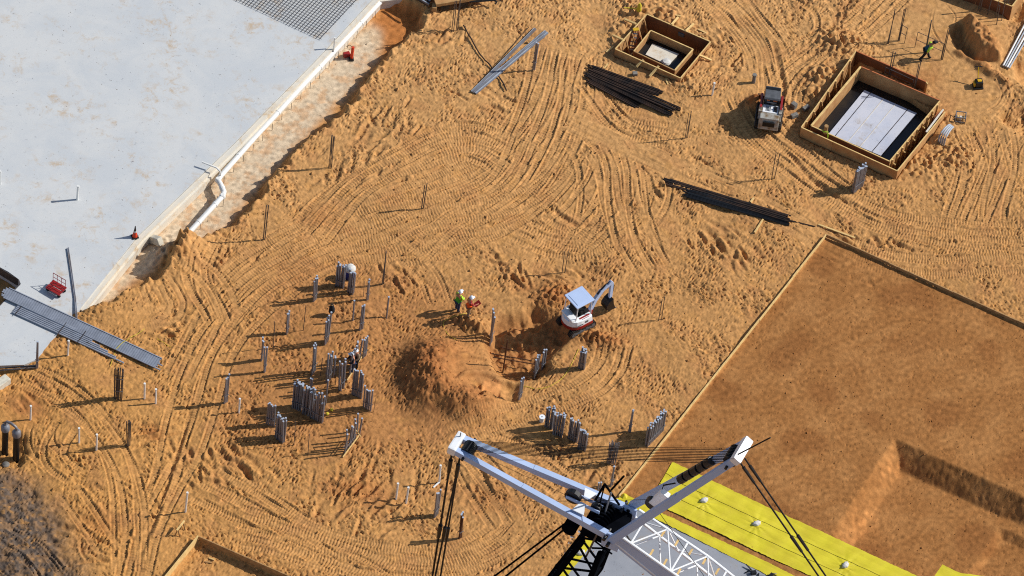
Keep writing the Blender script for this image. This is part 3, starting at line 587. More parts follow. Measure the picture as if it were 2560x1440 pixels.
# ------------------------------------------------------------------ upright conduits and reinforcing rods
def unit(name, n, material):
    mb = MB(); mb.cyl((0, 0, 0), (0, 0, 1), 1, n); o = mb.build(name, material, smooth=True); me_ = o.data; bpy.data.objects.remove(o); return me_
U_CON = {k: unit('conduit', 8, k) for k in ('galv', 'galv_dark', 'rust_rod', 'rebar', 'pvc_grey')}; U_CAP = unit('cap', 8, 'cap_blue')
GC = 'conduit bundles standing upright in the sand'
def bundle(label, b0, b1, hp, n, m=1, r=.052, rag=.06, brace=0, material='galv', cap=True, lean=.03, group=GC, name='conduit_bundle', ties=1, sp=2.15, part='conduit', cat='conduits', tops=None):
    p0, p1 = P(*b0), P(*b1); d = p1-p0; d.z = 0; L_ = d.length; dn = d.normalized() if L_ > .01 else Vector((1, 0, 0))
    pn = Vector((-dn.y, dn.x, 0)); pn = pn if pn.y > 0 else -pn
    base = p0.lerp(p1, .5); t = thing(name, base, label, cat, group); H_ = hpix(base, hp); lx, ly = rnd.uniform(-lean, lean), rnd.uniform(-lean, lean)
    for i in range(n):
        for j in range(m):
            f = i/(n-1) if n > 1 else .5; q = p0.lerp(p1, f)+pn*(j*r*sp); q.z = Hz(q.x, q.y)-.25
            h = (H_+.25)*((1+rnd.uniform(-rag, rag)) if tops is None else tops[i % len(tops)])+base.z-.25-q.z
            o = bpy.data.objects.new(part, U_CON[material]); col.objects.link(o); o.parent = t; o.location = q-base
            o.scale = (r, r, h); o.rotation_euler = (lx+rnd.uniform(-.012, .012), ly+rnd.uniform(-.012, .012), rnd.uniform(0, 6))
            if cap:
                c_ = bpy.data.objects.new('cap', U_CAP); col.objects.link(c_); c_.parent = o; c_.location = (0, 0, 1-.04/h); c_.scale = (1.08, 1.08, .05/h)
    ctr = pn*((m-1)*r*sp/2)
    for k in range(ties):
        z = H_*(.3+.42*k); mb = MB(); e = r*1.25
        for sg in (-1, 1):
            o_ = base+ctr+pn*sg*((m-1)*r*sp/2+e+.012)+Vector((0, 0, z)); mb = MB(); mb.beam(o_-dn*(L_/2+.06), o_+dn*(L_/2+.06), .02, .05)
            mb.build('strut_tie', 'steel_flat', t)
    if brace:
        o_ = base-pn*(r+.05); mb = MB(); mb.beam(o_-dn*(L_/2+brace)+Vector((0, 0, .16)), o_+dn*(L_/2+brace)+Vector((0, 0, .22)), .05, .09); mb.build('brace_board', 'lumber', t)
    return t
BN = [
 ('block of eight grey conduits just left of the white topped drum', (840, 715), (857, 719), 52, 4, 2),
 ('block of grey conduits just right of the white topped drum', (869, 731), (881, 736), 51, 3, 2),
 ('leaning row of grey conduits left of the two blocks by the drum', (784, 754), (791, 745), 53, 4, 1),
 ('pair of short conduits right of the blocks by the drum', (917, 750), (920, 748), 49, 2, 1),
 ('single conduit between the dark jacket stake and the braced trio', (882, 802), (882, 802), 48, 1, 1),
 ('trio of conduits with a slanted tie right of the dark jacket stake', (899, 826), (906, 822), 62, 3, 1),
 ('single conduit farthest right in the upright group', (966, 795), (966, 795), 51, 1, 1),
 ('tight row of five conduits below the dark jacket stake', (812, 862), (820, 850), 62, 5, 1),
 ('three short conduits at the upper left of the group beside the track lane', (716, 836), (719, 832), 52, 3, 1),
 ('three conduits left of the group above a shaded hollow', (653, 902), (656, 898), 53, 3, 1),
 ('two conduits left of the group below the shaded hollow trio', (661, 931), (662, 929), 60, 2, 1),
 ('tilted set of four grey conduits at the edge of the track lane', (560, 1009), (567, 1004), 66, 4, 1),
 ('row of four conduits left of the rebar tied singles in the middle', (779, 938), (788, 926), 70, 4, 1),
 ('thick pair of conduits standing before the long shaded patch', (820, 955), (825, 950), 66, 2, 2),
 ('two conduits just right of the thick pair in the middle', (833, 942), (836, 938), 52, 2, 1),
 ('slanted row of seven conduits with a timber board along its foot', (873, 940), (897, 900), 56, 7, 1),
 ('three conduits at the far end of the timber board row', (908, 894), (914, 888), 48, 3, 1),
 ('dark pair of conduits before the two workers with white helmets', (852, 976), (859, 970), 72, 2, 2),
 ('ragged comb of nine conduits right of the two helmeted workers', (880, 985), (903, 996), 56, 9, 1),
 ('neat row of five conduits at the right end of the ragged comb', (909, 1017), (926, 1027), 52, 5, 1),
 ('large blue capped block of twelve conduits, leftmost of the central trio', (731, 1020), (751, 1027), 62, 5, 3),
 ('blue capped block of conduits, middle one of the central trio', (757, 1034), (776, 1043), 66, 4, 3),
 ('uneven block of conduits with thin rods, right one of the central trio', (780, 1046), (804, 1057), 62, 6, 2),
 ('lone tall conduit rising behind the uneven central block', (813, 1012), (813, 1012), 56, 1, 1),
 ('lone conduit pair rising behind the blue capped blocks', (775, 985), (777, 984), 42, 2, 1),
 ('five spaced conduits in a row left below the blue capped blocks', (666, 1059), (685, 1066), 54, 5, 1),
 ('dense set of conduits with a taller middle left of the thin rod', (688, 1092), (707, 1107), 56, 6, 2),
 ('slanted row of conduits with a light board at the lower right of the group', (861, 1134), (886, 1103), 56, 6, 1),
 ('thin pair of rods behind the slanted row with a light board', (893, 1079), (898, 1086), 44, 2, 1),
 ('four conduits leaning at the left rim of the dug pit', (1224, 862), (1230, 851), 78, 4, 1),
 ('three conduits at the right rim of the dug pit', (1354, 925), (1359, 918), 46, 3, 1),
 ('four conduits below the trio at the right rim of the pit', (1335, 945), (1342, 934), 48, 4, 1),
 ('three curved conduits beside the smooth square of sand', (1297, 998), (1302, 993), 48, 3, 1),
 ('block of conduits beside the yellow tape right of the pit', (1446, 920), (1459, 924), 46, 4, 2),
 ('tall block of conduits beside the white bucket lid, upper left of four', (1363, 1066), (1379, 1073), 50, 4, 2),
 ('widest block of the four conduit blocks above the crane', (1383, 1086), (1403, 1093), 52, 5, 3),
 ('third block of the four conduit blocks above the crane', (1421, 1096), (1440, 1106), 50, 5, 2),
 ('smallest and nearest block of the four conduit blocks above the crane', (1445, 1121), (1461, 1128), 46, 5, 2),
 ('thin set of three conduits left of the long double row', (1572, 1079), (1576, 1080), 58, 3, 1),
 ('long double row of blue capped conduits by the pad edge board', (1618, 1116), (1657, 1077), 50, 15, 2),
 ('conduit pair sticking up between crane strut and cage', (1526, 1216), (1531, 1212), 50, 2, 1),
 ('short conduit pair close behind the white crane strut', (1493, 1238), (1498, 1236), 34, 2, 1),
 ('block of four conduits behind the crane pendant cables', (1086, 1294), (1094, 1284), 60, 4, 1),
 ('four reddish stained conduits right of the crane pendant cables', (1147, 1347), (1153, 1344), 62, 4, 1),
 ('pair of conduits standing upright where the slab meets sand at left', (91, 921), (94, 918), 65, 2, 1),
 ('double row of blue capped conduits at the near side of the big formwork', (2134, 482), (2156, 464), 52, 8, 2),
 ('pair of conduits right of the grey steel profiles', (1333, 175), (1336, 174), 64, 2, 1),
]
for (lb, a, c_, hp, n, mm) in BN:
    tops = None; kw = {}
    if 'timber board' in lb and 'row of seven' in lb: kw = dict(brace=.5)
    if 'with a light board' in lb: kw = dict(brace=.35)
    if 'ragged' in lb or 'uneven' in lb: kw['rag'] = .2
    if 'leaning' in lb or 'tilted' in lb: kw['lean'] = .05
    if 'tight row' in lb: kw['tops'] = (.95, .97, 1.0, 1.08, 1.12)
    if n*mm == 1 or 'thin pair' in lb: kw['ties'] = 0
    if 'reddish' in lb: kw['material'] = 'rust_rod'
    bundle(lb, a, c_, hp, n, mm, **kw)
GR = 'thin reinforcing rods standing upright'
def rods(label, b0, b1, hp, n=2, r=.022, material='galv_dark', m=1, ties=0, name='rod_cluster', group=GR):
    return bundle(label, b0, b1, hp, n, m, r=r, rag=.03, material=material, cap=False, ties=ties, part='rod', cat='rods', name=name, group=group, sp=5)
rods('tall dark rod pair highest above the drum and conduit blocks', (955, 711), (959, 709), 80, 2, .034)
rods('tall rod pair beside the slab trench bank', (658, 600), (662, 598), 84, 2, .032)
rods('single thin rod above the left conduit trios', (758, 826), (758, 826), 64, 1); rods('single rod at the left rim of the upright group', (683, 871), (683, 871), 65, 1)
rods('thin rod left of the short pair by the drum blocks', (909, 742), (909, 742), 38, 1, .016); rods('thin rod behind the conduit row in the middle', (801, 939), (801, 939), 44, 1)
rods('thin rod left of the helmeted workers', (838, 962), (838, 962), 48, 1); rods('thin rod tops beside the three conduits of the board row', (914, 880), (914, 880), 40, 1, .016)
rods('lone thin rod right of the dense conduit set', (735, 1112), (735, 1112), 60, 1); rods('lone thin rod between dense set and slanted row', (770, 1136), (770, 1136), 50, 1)
rods('thin bent rod at the right edge of the upright group', (934, 1030), (934, 1030), 36, 1, .014)
rods('tall rod cage standing on the sand below the trench bank', (822, 421), (829, 420), 77, 3, .02, m=2); rods('short pair of rods amid the track lanes', (1053, 523), (1058, 521), 61, 2, .03)
rods('three thin rods between the dark bar pile and the loader', (1713, 346), (1719, 344), 64, 3, .02); rods('rod pair above the dark bar pile near the curved lane', (1929, 448), (1936, 446), 62, 2, .026)
rods('rod pair on scuffed sand above the excavator', (1405, 684), (1412, 682), 54, 2, .024); rods('rod pair alone right of the excavator', (1646, 802), (1654, 799), 58, 2, .024)
rods('brown rod standing inside the dug pit', (1257, 930), (1257, 930), 82, 2, .04, 'rust_rod'); rods('dark grey rod cage standing right of the slab sand bank', (286, 997), (304, 1000), 74, 6, .03, 'galv_dark', m=2, ties=2)
rods('dark rod cage alone in the lower left sand', (315, 1115), (321, 1116), 62, 3, .028, 'galv_dark', m=2)
rods('caged mesh of thin rods behind the crane ropes', (1518, 1160), (1536, 1164), 52, 7, .022, 'galv', m=3, ties=2)
rods('rod pair at the far left of the top trailer', (1129, 80), (1134, 79), 74, 2, .026); rods('rod pair right beside the first pair under the top trailer', (1140, 77), (1144, 76), 71, 2, .026)
# scaffold rods and frames at the top right
for (lb, a, hp) in (('left tall post of the far guard frame', (2218, 110), 77), ('right tall post of the far guard frame', (2245, 103), 78), ('tall post behind the walking worker', (2312, 132), 75), ('tall post right of the walking worker', (2353, 150), 76),
     ('left post standing at the back wall of the big formwork', (2221, 194), 63), ('right post standing at the back wall of the big formwork', (2284, 224), 63), ('leftmost rod of the row at the top right wall', (2443, 26), 50), ('second rod of the row at the top right wall', (2448, 29), 50),
     ('third rod of the row at the top right wall', (2467, 37), 46), ('fourth rod of the row at the top right wall', (2487, 45), 52), ('fifth rod of the row at the top right wall', (2490, 62), 46), ('sixth rod of the row at the top right wall', (2503, 52), 50), ('rightmost rod of the row at the top right wall', (2512, 44), 46)):
    rods(lb, a, (a[0]+3, a[1]-1), hp, 2 if 'post' in lb else 1, .028, 'galv_dark', name='upright_post', group='tall posts in the upper right corner')
def frame(label, pa, pb, hp, mid=.5):
    a, c_ = P(*pa), P(*pb); h = hpix(a, hp); t = thing('guard_frame', a.lerp(c_, .5), label, 'frame', 'guard frames in the upper right corner'); z = Vector((0, 0, 1))
    for q in (a, c_): mb = MB(); mb.cyl(q-z*.1, q+z*h, .022, 6); mb.build('post', 'galv_dark', t)
    for f in (1, mid): mb = MB(); mb.cyl(a+z*h*f, c_+z*h*f, .02, 6); mb.build('rail', 'galv_dark', t)
frame('guard frame left of the far platform posts', (2247, 100), (2261, 108), 36); frame('guard frame behind the walking worker', (2287, 118), (2352, 147), 36); frame('guard frame along the back wall of the big formwork', (2210, 189), (2280, 221), 20)
# rods lying as braces in the pit
for (lb, a, c_) in (('upper brace bar lying across the dug pit', (1252, 868), (1300, 880)), ('middle brace bar lying across the dug pit', (1228, 884), (1330, 902)), ('lower brace bar lying across the dug pit', (1232, 893), (1345, 912))):
    p, q = P(*a), P(*c_); z = max(p.z, q.z, -.55)+.06; p = G(*a, z); q = G(*c_, z); mb = MB(); mb.cyl(p, q, .035, 6); tag(mb.build('brace_bar', 'rust_rod'), lb, 'brace bar', 'brace bars in the pit')
# piles on the ground
def bars(label, cat, quads, material, r=.03, name='bar_pile', seed=1, group=None):
    t = thing(name, P(*quads[0][0]), label, cat, group); q_ = random.Random(seed)
    for (pa, pb, n, wd, lay) in quads:
        a, c_ = P(*pa), P(*pb); dr = (c_-a).normalized(); s_ = dr.cross(Vector((0, 0, 1))).normalized()
        for k in range(n):
            o = s_*((k/(max(n-1, 1))-.5)*wd)+Vector((0, 0, r*1.2+q_.random()*lay)); e0, e1 = q_.uniform(-.25, .25), q_.uniform(-.25, .25)
            mb = MB(); mb.cyl(a+o+dr*e0+s_*q_.uniform(-.03, .03), c_+o+dr*e1+s_*q_.uniform(-.03, .03), r, 5); mb.build('bar', material, t)
    return t
bars('pile of rusty dark bars lying below the small formwork', 'bar pile', [((1476, 172), (1648, 234), 10, .5, .06), ((1472, 182), (1690, 276), 10, .5, .08), ((1471, 190), (1676, 288), 6, .3, .05)], 'rebar', .045, seed=3)
bars('shorter row of dark bars at the near edge of the rusty pile', 'bar pile', [((1472, 200), (1592, 264), 9, .55, .06)], 'rebar', .045, seed=4)
bars('upper row of long dark bars above the wooden pad edge', 'bar pile', [((1666, 456), (1968, 548), 9, .55, .06)], 'rebar', .045, seed=5)
bars('lower row of long black bars above the wooden pad edge', 'bar pile', [((1714, 484), (1966, 556), 9, .55, .06)], 'black_steel', .045, seed=6)
bars('dark thin bar lying off the right end of the long bars', 'bar', [((1970, 552), (2035, 567), 2, .05, .02)], 'rebar', .025, seed=7)
t = thing('steel_profile_stack', P(1262, 160), 'fan of flat grey steel profiles lying on footprinted sand', 'steel profiles')
for (pa, pb, n, wd) in (((1180, 232), (1338, 74), 3, .2), ((1186, 234), (1366, 82), 5, .34), ((1230, 190), (1360, 92), 3, .2)):
    a, c_ = P(*pa), P(*pb); s_ = (c_-a).cross(Vector((0, 0, 1))).normalized()
    for k in range(n):
        o = s_*((k-(n-1)/2)*wd/n); mb = MB(); mb.beam(a+o+Vector((0, 0, .07+.03*(k % 2))), c_+o+Vector((0, 0, .09+.03*(k % 2))), wd/n*.9, .05); mb.build('profile', 'galv' if k % 3 else 'pvc_grey', t)
mb = MB(); mb.cyl(P(1190, 222, .1), P(1322, 70, .1), .02, 5); tag(mb.build('thin_bar', 'rebar'), 'thin dark bar lying left of the grey steel profiles', 'bar')
def hose(label, pts, r, material, name='hose', cat='hose', dz=.03):
    pp = catmull([(p[0], p[1]) for p in pts], 14) if False else None
    c_ = catmull([np.array(g2(p)) for p in pts], .25); mb = MB(); mb.tube([(x, y, Hz(x, y)+dz) for x, y in c_], r, 5); return tag(mb.build(name, material, smooth=True), label, cat)
hose('dark hose snaking down across the grey steel profiles', [(1158, 66), (1180, 105), (1200, 140), (1232, 175), (1252, 200), (1266, 228)], .045, 'rebar', dz=.12)
# white pipes in the trench on the right border and grey bends by the formwork
t = thing('pipe_run', P(2535, 110), 'parallel long white pipes running in the trench at the right border', 'pipes')
for k in range(4):
    a, c_ = P(2508+k*5, 164+k*2, .12), P(2566+k*7, 52+k*3, .12); z = max(a.z, c_.z, .1); a = G(2508+k*5, 164+k*2, z); c_ = G(2572+k*7, 42+k*3, z); mb = MB(); mb.cyl(a, c_, .055, 8); mb.build('pipe', 'pvc_grey' if k % 2 else 'pvc', t, smooth=True)
t = thing('pipe_bends', P(2350, 330), 'four grey elbow pipes rising from sand beside the big formwork', 'pipe bends')
for k in range(4):
    o = Vector((k*.12, -k*.06, 0)); b_ = P(2346, 352)+o; e = P(2372, 326)+o*.6; h = .75-.03*k
    mb = MB(); mb.tube([b_-Vector((0, 0, .2)), b_+Vector((0, 0, h*.6)), b_.lerp(e, .15)+Vector((0, 0, h*.85)), b_.lerp(e, .45)+Vector((0, 0, h)), b_.lerp(e, .8)+Vector((0, 0, h*.92)), e+Vector((0, 0, h*.72))], .055, 8); mb.build('pipe', 'pvc_grey', t, smooth=True)
# ------------------------------------------------------------------ formworks
UPV = Vector((0, 0, 1))
def wall(p, q, zt, zb, th, material, parent, name='wall_panel', cap='lumber', capw=.065, joints=2.4):
    p = Vector((p[0], p[1], 0)); q = Vector((q[0], q[1], 0)); d = (q-p).normalized(); n = max(1, round((q-p).length/joints)); L_ = (q-p).length
    for k in range(n):
        a = p+d*(L_*k/n+.006); c_ = p+d*(L_*(k+1)/n-.006); mb = MB(); z = UPV*((zt+zb)/2); mb.beam(a+z, c_+z, th, zt-zb); o = mb.build(name, material, parent)
        if cap: mb = MB(); z = UPV*(zt+.022); mb.beam(a+z, c_+z, capw, .04); mb.build('top_plate', cap, o)
def quadsheet(pts, name, material, parent, th=.03):
    mb = MB(); mb.quad_prism([Vector(p)-UPV*th for p in pts], pts); return mb.build(name, material, parent)
def inset(pts, d):
    c_ = sum((Vector(p) for p in pts), Vector((0, 0)))/len(pts); return [c_+(Vector(p)-c_)*(1-d/(Vector(p)-c_).length) for p in pts]
fz = .75; O = [Vector(p) for p in BIGX]; I = [Vector(g2(p, fz)) for p in ((2028, 315), (2152, 167), (2350, 252), (2224, 404))]
# FB order: left, top, right, bottom
t = thing('plywood_formwork', Vector((*(sum(O, Vector((0, 0)))/4), 0)), 'big double walled plywood formwork around a grey board floor', 'formwork')
bk = Vector(g2((2315, 205), fz))
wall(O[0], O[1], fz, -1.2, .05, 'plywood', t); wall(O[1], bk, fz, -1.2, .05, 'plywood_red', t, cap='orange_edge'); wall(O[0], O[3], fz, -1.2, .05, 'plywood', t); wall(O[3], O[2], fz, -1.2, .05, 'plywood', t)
wall(bk, bk+(I[2]-bk)*.12, fz, -1.2, .05, 'plywood', t)
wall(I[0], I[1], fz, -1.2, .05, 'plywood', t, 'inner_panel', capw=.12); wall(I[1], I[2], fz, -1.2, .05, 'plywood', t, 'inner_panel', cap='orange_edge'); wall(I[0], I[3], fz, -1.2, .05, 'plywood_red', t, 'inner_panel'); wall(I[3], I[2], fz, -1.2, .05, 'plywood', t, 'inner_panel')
quadsheet([(*p, -1.12) for p in inset(O, .06)], 'gap_floor', 'plywood_red', t)
quadsheet([(*p, -.45) for p in inset(I, .05)], 'membrane', 'membrane', t)
bd = [G(*p, -.32) for p in ((2072, 334), (2161, 225), (2292, 283), (2202, 389))]
bo = quadsheet(bd, 'floor_board', 'mat_board', t, .1)
for f in (.12, .37, .6, .83):
    a = bd[0].lerp(bd[3], f)+UPV*.012; c_ = bd[1].lerp(bd[2], f)+UPV*.012; mb = MB(); mb.beam(a, c_, .035, .015); mb.build('joint_strip', 'rebar' if f in (.12, .83) else 'cream_concrete', bo)
for k in range(7):                                                       # studs and kickers in the left and right gaps
    f = (k+.6)/7.4; a = O[0].lerp(O[1], f); c_ = I[0].lerp(I[1], f); dd = (c_-a).normalized(); mb = MB(); mb.beam(Vector((*(a+dd*.06), fz-.1)), Vector((*(a+dd*.75), -1.05)), .07, .09); mb.build('kicker', 'lumber_dirty', t)
    mb = MB(); mb.beam(Vector((*(a+dd*.07), fz-.02)), Vector((*(a+dd*.07), -1.1)), .09, .09, up=Vector((1, 0, 0))); mb.build('stud', 'lumber', t)
for k in range(10):
    f = (k+.5)/10; a = I[3].lerp(I[2], f); dd = (O[3].lerp(O[2], f)-a).normalized(); mb = MB(); mb.beam(Vector((*(a+dd*.07), fz-.02)), Vector((*(a+dd*.07), -1.1)), .09, .09, up=Vector((1, 0, 0))); mb.build('stud', 'lumber', t)
    if k % 2 == 0: mb = MB(); mb.beam(Vector((*(a+dd*.06), fz-.35)), Vector((*(a+dd*.38), fz-.15)), .06, .08); mb.build('kicker', 'lumber', t)
a, c_ = O[3].lerp(O[2], .62), O[3].lerp(O[2], .98); dd = (I[2]-O[2]).normalized()
mb = MB(); mb.beam(Vector((*(a+dd*.16), fz+.03)), Vector((*(c_+dd*.22), fz+.1)), .1, .07); tag(mb.build('white_post', 'cream_concrete'), 'pale timber post lying along the right wall of the big formwork', 'post')
mb = MB(); mb.beam(Vector((*(a.lerp(c_, .55)+dd*.32), fz-.1)), Vector((*(a.lerp(c_, .8)+dd*.3), fz+.08)), .22, .05); tag(mb.build('orange_board', 'orange_edge'), 'short orange board leaning in the right gap of the big formwork', 'board')
a = Vector((*I[0].lerp(I[3], .18), fz)); mb = MB(); mb.cyl(a-UPV*.05, a+UPV*.6, .13, 10); tag(mb.build('tube_form', 'lumber_dirty', smooth=True), 'brown cardboard tube standing on the left corner of the inner formwork', 'tube')
mb = MB(); mb.tube([a+Vector((-.2, .1, .03)), a+Vector((-.12, -.16, .2)), a+Vector((.14, -.17, .25)), a+Vector((.2, -.25, -.25))], .035, 5); tag(mb.build('lime_strap', 'hiviz'), 'lime green strap slung round the brown cardboard tube', 'strap')
# small formwork
fz = .45; O = [Vector(p) for p in SMLX]; I = [Vector(g2(p, fz)) for p in ((1585, 126), (1627, 74), (1733, 121), (1687, 174))]
t = thing('plywood_formwork', Vector((*(sum(O, Vector((0, 0)))/4), 0)), 'smaller plywood formwork with a sheet covered floor and a ladder', 'formwork')
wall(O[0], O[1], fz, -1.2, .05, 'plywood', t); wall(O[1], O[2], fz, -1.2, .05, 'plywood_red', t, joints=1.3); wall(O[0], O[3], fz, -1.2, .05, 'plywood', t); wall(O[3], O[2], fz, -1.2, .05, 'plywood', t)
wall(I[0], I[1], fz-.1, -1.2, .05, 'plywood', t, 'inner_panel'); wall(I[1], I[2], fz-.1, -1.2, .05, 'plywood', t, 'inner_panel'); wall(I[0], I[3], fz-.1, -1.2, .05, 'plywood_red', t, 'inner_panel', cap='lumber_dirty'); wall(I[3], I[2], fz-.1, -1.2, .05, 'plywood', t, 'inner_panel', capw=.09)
quadsheet([(*p, -1.12) for p in inset(O, .06)], 'gap_floor', 'plywood_red', t); quadsheet([(*p, -.3) for p in inset(I, .05)], 'membrane', 'membrane', t)
bd = [G(*p, -.2) for p in ((1614, 136), (1631, 109), (1697, 135), (1671, 163))]; quadsheet(bd, 'floor_sheet', 'cream_concrete', t, .06)
q = G(1666, 156, -.19); mb = MB(); mb.lathe(q, [(.22, 0), (.3, .06), (.24, .16), (.1, .2)], 9); tag(mb.build('plastic_bag', 'sandbag', smooth=True), 'crumpled white plastic bag on the floor of the small formwork', 'bag')
for k in range(5):
    f = (k+.6)/5.2; a = O[0].lerp(O[1], f); dd = (I[1]-I[0]).normalized(); dd = Vector((dd.y, -dd.x)); mb = MB(); mb.beam(Vector((*(a+dd*.06), fz-.05)), Vector((*(a+dd*.6), -1.05)), .07, .08); mb.build('kicker', 'lumber_dirty', t)
for (a, c_, za, zc) in (((1679, 62), (1697, 41), .28, .08), ((1714, 78), (1734, 60), .28, .08), ((1590, 60), (1561, 48), .2, .1), ((1560, 101), (1532, 88), .25, .1), ((1591, 167), (1609, 149), .12, .3), ((1647, 165), (1624, 191), .3, .1), ((1747, 137), (1778, 151), .25, .08)):
    mb = MB(); mb.beam(G(*a, za+(.2 if za > .15 else .04)), G(*c_, zc+(.2 if zc > .15 else .04)), .12, .1); mb.build('outrigger', 'lumber', t)
# step ladder in the small formwork gap
b1, b2 = G(1570, 132, -1.05), G(1584, 134, -1.05); tp = G(1590, 74, .55); t = thing('step_ladder', b1.lerp(b2, .5), 'orange step ladder with a yellow top standing in the small formwork', 'ladder')
side = (b2-b1).normalized()
for sg in (-1, 1):
    mb = MB(); mb.beam(b1.lerp(b2, .5)+side*sg*.26, tp+side*sg*.14, .07, .04); mb.build('rail', 'orange_edge', t)
    mb = MB(); mb.beam(b1.lerp(b2, .5)+side*sg*.28+Vector((.5, .35, 0)), tp+side*sg*.14, .05, .03); mb.build('rear_leg', 'orange_edge', t)
for k in range(5):
    c0 = (b1.lerp(b2, .5)).lerp(tp, .15+.17*k); w_ = .26-.12*(.15+.17*k); mb = MB(); mb.beam(c0-side*w_, c0+side*w_, .09, .03); mb.build('step', 'galv', t)
mb = MB(); mb.box(tp+UPV*.02, (.36, .24, .06), .3); mb.build('top_cap', 'yellow_paint', t, bevel=.01)
# third formwork at the top right corner
O = [Vector(g2(p, .9)) for p in ((2370, -12), (2445, 12), (2522, 36))]; t = thing('plywood_wall', P(2450, 20), 'reddish plywood form wall cut off by the top right corner', 'form wall')
a, c_ = Vector(g2((2352, -20))), Vector(g2((2524, 42)))
wall(a, c_, .95, -.3, .05, 'plywood_red', t); wall(c_, c_+Vector((1.2, 2.6)), .95, -.3, .05, 'plywood', t)
for k in range(6): q = a.lerp(c_, (k+.5)/6); dd = Vector((.35, .9)); mb = MB(); mb.beam(Vector((*(q+dd*.1), .85)), Vector((*(q+dd*1.1), .0)), .08, .08); mb.build('kicker', 'lumber', t)
# pad edging boards and loose timber
def board(label, pa, pb, wd=.12, ht=.12, z=.0, material='lumber', name='edge_board', cat='board', group=None, za=None, zb=None, dz=0.):
    a, c_ = P(*pa), P(*pb); mb = MB()
    if za is None: mb.beam(Vector((a.x, a.y, max(a.z, c_.z)+dz+ht/2)), Vector((c_.x, c_.y, max(a.z, c_.z)+dz+ht/2)), wd, ht)
    else: mb.beam(a+UPV*za, c_+UPV*zb, wd, ht)
    return tag(mb.build(name, material), label, cat, group)
def longboard(label, pts, wd, ht, material, cat='board', name='edge_board'):
    t = thing(name, P(*pts[0]), label, cat); a = Vector((*g2(pts[0]), 0)); c_ = Vector((*g2(pts[1]), 0)); n = max(1, int((c_-a).length/3.6))
    for k in range(n):
        p, q = a.lerp(c_, k/n), a.lerp(c_, (k+1)/n); z = .0; j = Vector((rnd.uniform(-.02, .02), rnd.uniform(-.02, .02), 0)); mb = MB(); mb.beam(p+j+UPV*.04, q+j+UPV*.04, wd, ht); mb.build('plank', material, t)
    return t
longboard('pale timber edge running down the left side of the brown pad', [(2065, 590), (1548, 1243)], .07, .20, 'lumber')
longboard('timber edge running right along the top of the brown pad', [(2067, 590), (2700, 876)], .07, .22, 'lumber_dirty')
board('long timber lying just above the corner of the brown pad', (2046, 562), (2137, 598), .1, .06)
board('light timber bearer sticking out below the long dark bars', (1909, 547), (1886, 584), .1, .1, name='bearer'); board('short bearer end above the long dark bars', (1876, 507), (1884, 497), .1, .1, name='bearer')
longboard('pale timber edge running diagonally at the bottom left', [(494, 1346), (400, 1462)], .07, .5, 'lumber')
longboard('dark timber edge running right from the bottom left corner board', [(498, 1347), (760, 1462)], .06, .42, 'lumber_dirty')
t = thing('timber_trestle', P(440, 1330), 'small timber trestle with pale top rail casting a shadow', 'trestle')
a, c_ = P(441, 1340, .52), P(460, 1316, .52); mb = MB(); mb.beam(a, c_, .09, .09); mb.build('top_rail', 'lumber', t)
for q in (a.lerp(c_, .15), a.lerp(c_, .85)): 
    for sx in (-.15, .15): mb = MB(); mb.beam(q, Vector((q.x+sx, q.y-.1, Hz(q.x, q.y)-.05)), .05, .06, up=Vector((1, 0, 0))); mb.build('leg', 'lumber_dirty', t)
k = 0
LB = [((1557, 160), (1578, 157), 'upper of the scrap slats left of the outrigger below the small formwork'), ((1560, 168), (1566, 165), ''), ((1574, 160), (1590, 170), 'darker slat crossing below the small formwork wall'), ((1624, 174), (1634, 170), 'short light batten by the small formwork near wall'), ((1640, 190), (1622, 199), ''), ((1664, 199), (1670, 212), 'left one of two short battens near the small formwork near corner'), ((1670, 200), (1678, 213), 'right one of two short battens near the small formwork near corner'),
      ((1672, 35), (1702, 41), 'plank lying behind the small formwork back wall'), ((1668, 42), (1684, 49), 'short plank behind the small formwork back wall'), ((1745, 74), (1766, 84), 'longest plank of the scrap right of the small formwork back wall'), ((1748, 88), (1764, 85), 'light scrap plank right of the small formwork back wall'), ((1516, 132), (1533, 117), 'light beam lying left of the small formwork'), ((1505, 131), (1520, 125), 'short batten left of the light beam by the small formwork'),
      ((1510, 172), (1520, 160), 'thin stick above the rusty dark bar pile'), ((512, 1405), (530, 1407), 'lower stick in the bottom left form pit'), ((522, 1396), (536, 1400), 'upper stick in the bottom left form pit'), ((2067, 573), (2090, 580), 'dark stick by the corner of the brown pad')]
for (a, c_, lb) in LB:
    if lb: board('' + lb, a, c_, .09, .045, name='scrap_timber', material='lumber' if k % 2 else 'lumber_dirty', group='scrap timber pieces'); k += 1
q = P(1548, 140); mb = MB(); mb.box(q+UPV*.12, (.35, .25, .24), .4); mb.box(q+Vector((.12, .12, .3)), (.12, .1, .14), .3); tag(mb.build('tool_box', 'black_steel', bevel=.02), 'black tool case in the shade at the small formwork left corner', 'tool case')
q = P(1587, 187); mb = MB(); mb.box(q+UPV*.1, (.3, .26, .2), .2); tag(mb.build('block', 'brick_grey', bevel=.02), 'small grey block lying below the small formwork', 'block')
q = P(1704, 88); mb = MB(); mb.box(q+UPV*.14, (.4, .3, .28), -.4); tag(mb.build('tool_box', 'machine_grey', bevel=.03), 'grey case behind the small formwork back wall', 'tool case')
for (p, lb) in (((1984, 268), 'upright grey block left of the big formwork'), ((2014, 274), 'pale block lying at the big formwork left wall'), ((1985, 293), 'striped grey block lying beside the track loader')):
    q = P(*p); mb = MB(); mb.box(q+UPV*.15, (.3, .34, .42) if 'upright' in lb else (.45, .25, .26), rnd.uniform(0, 1)); tag(mb.build('block', 'brick_grey', bevel=.03), lb, 'block')
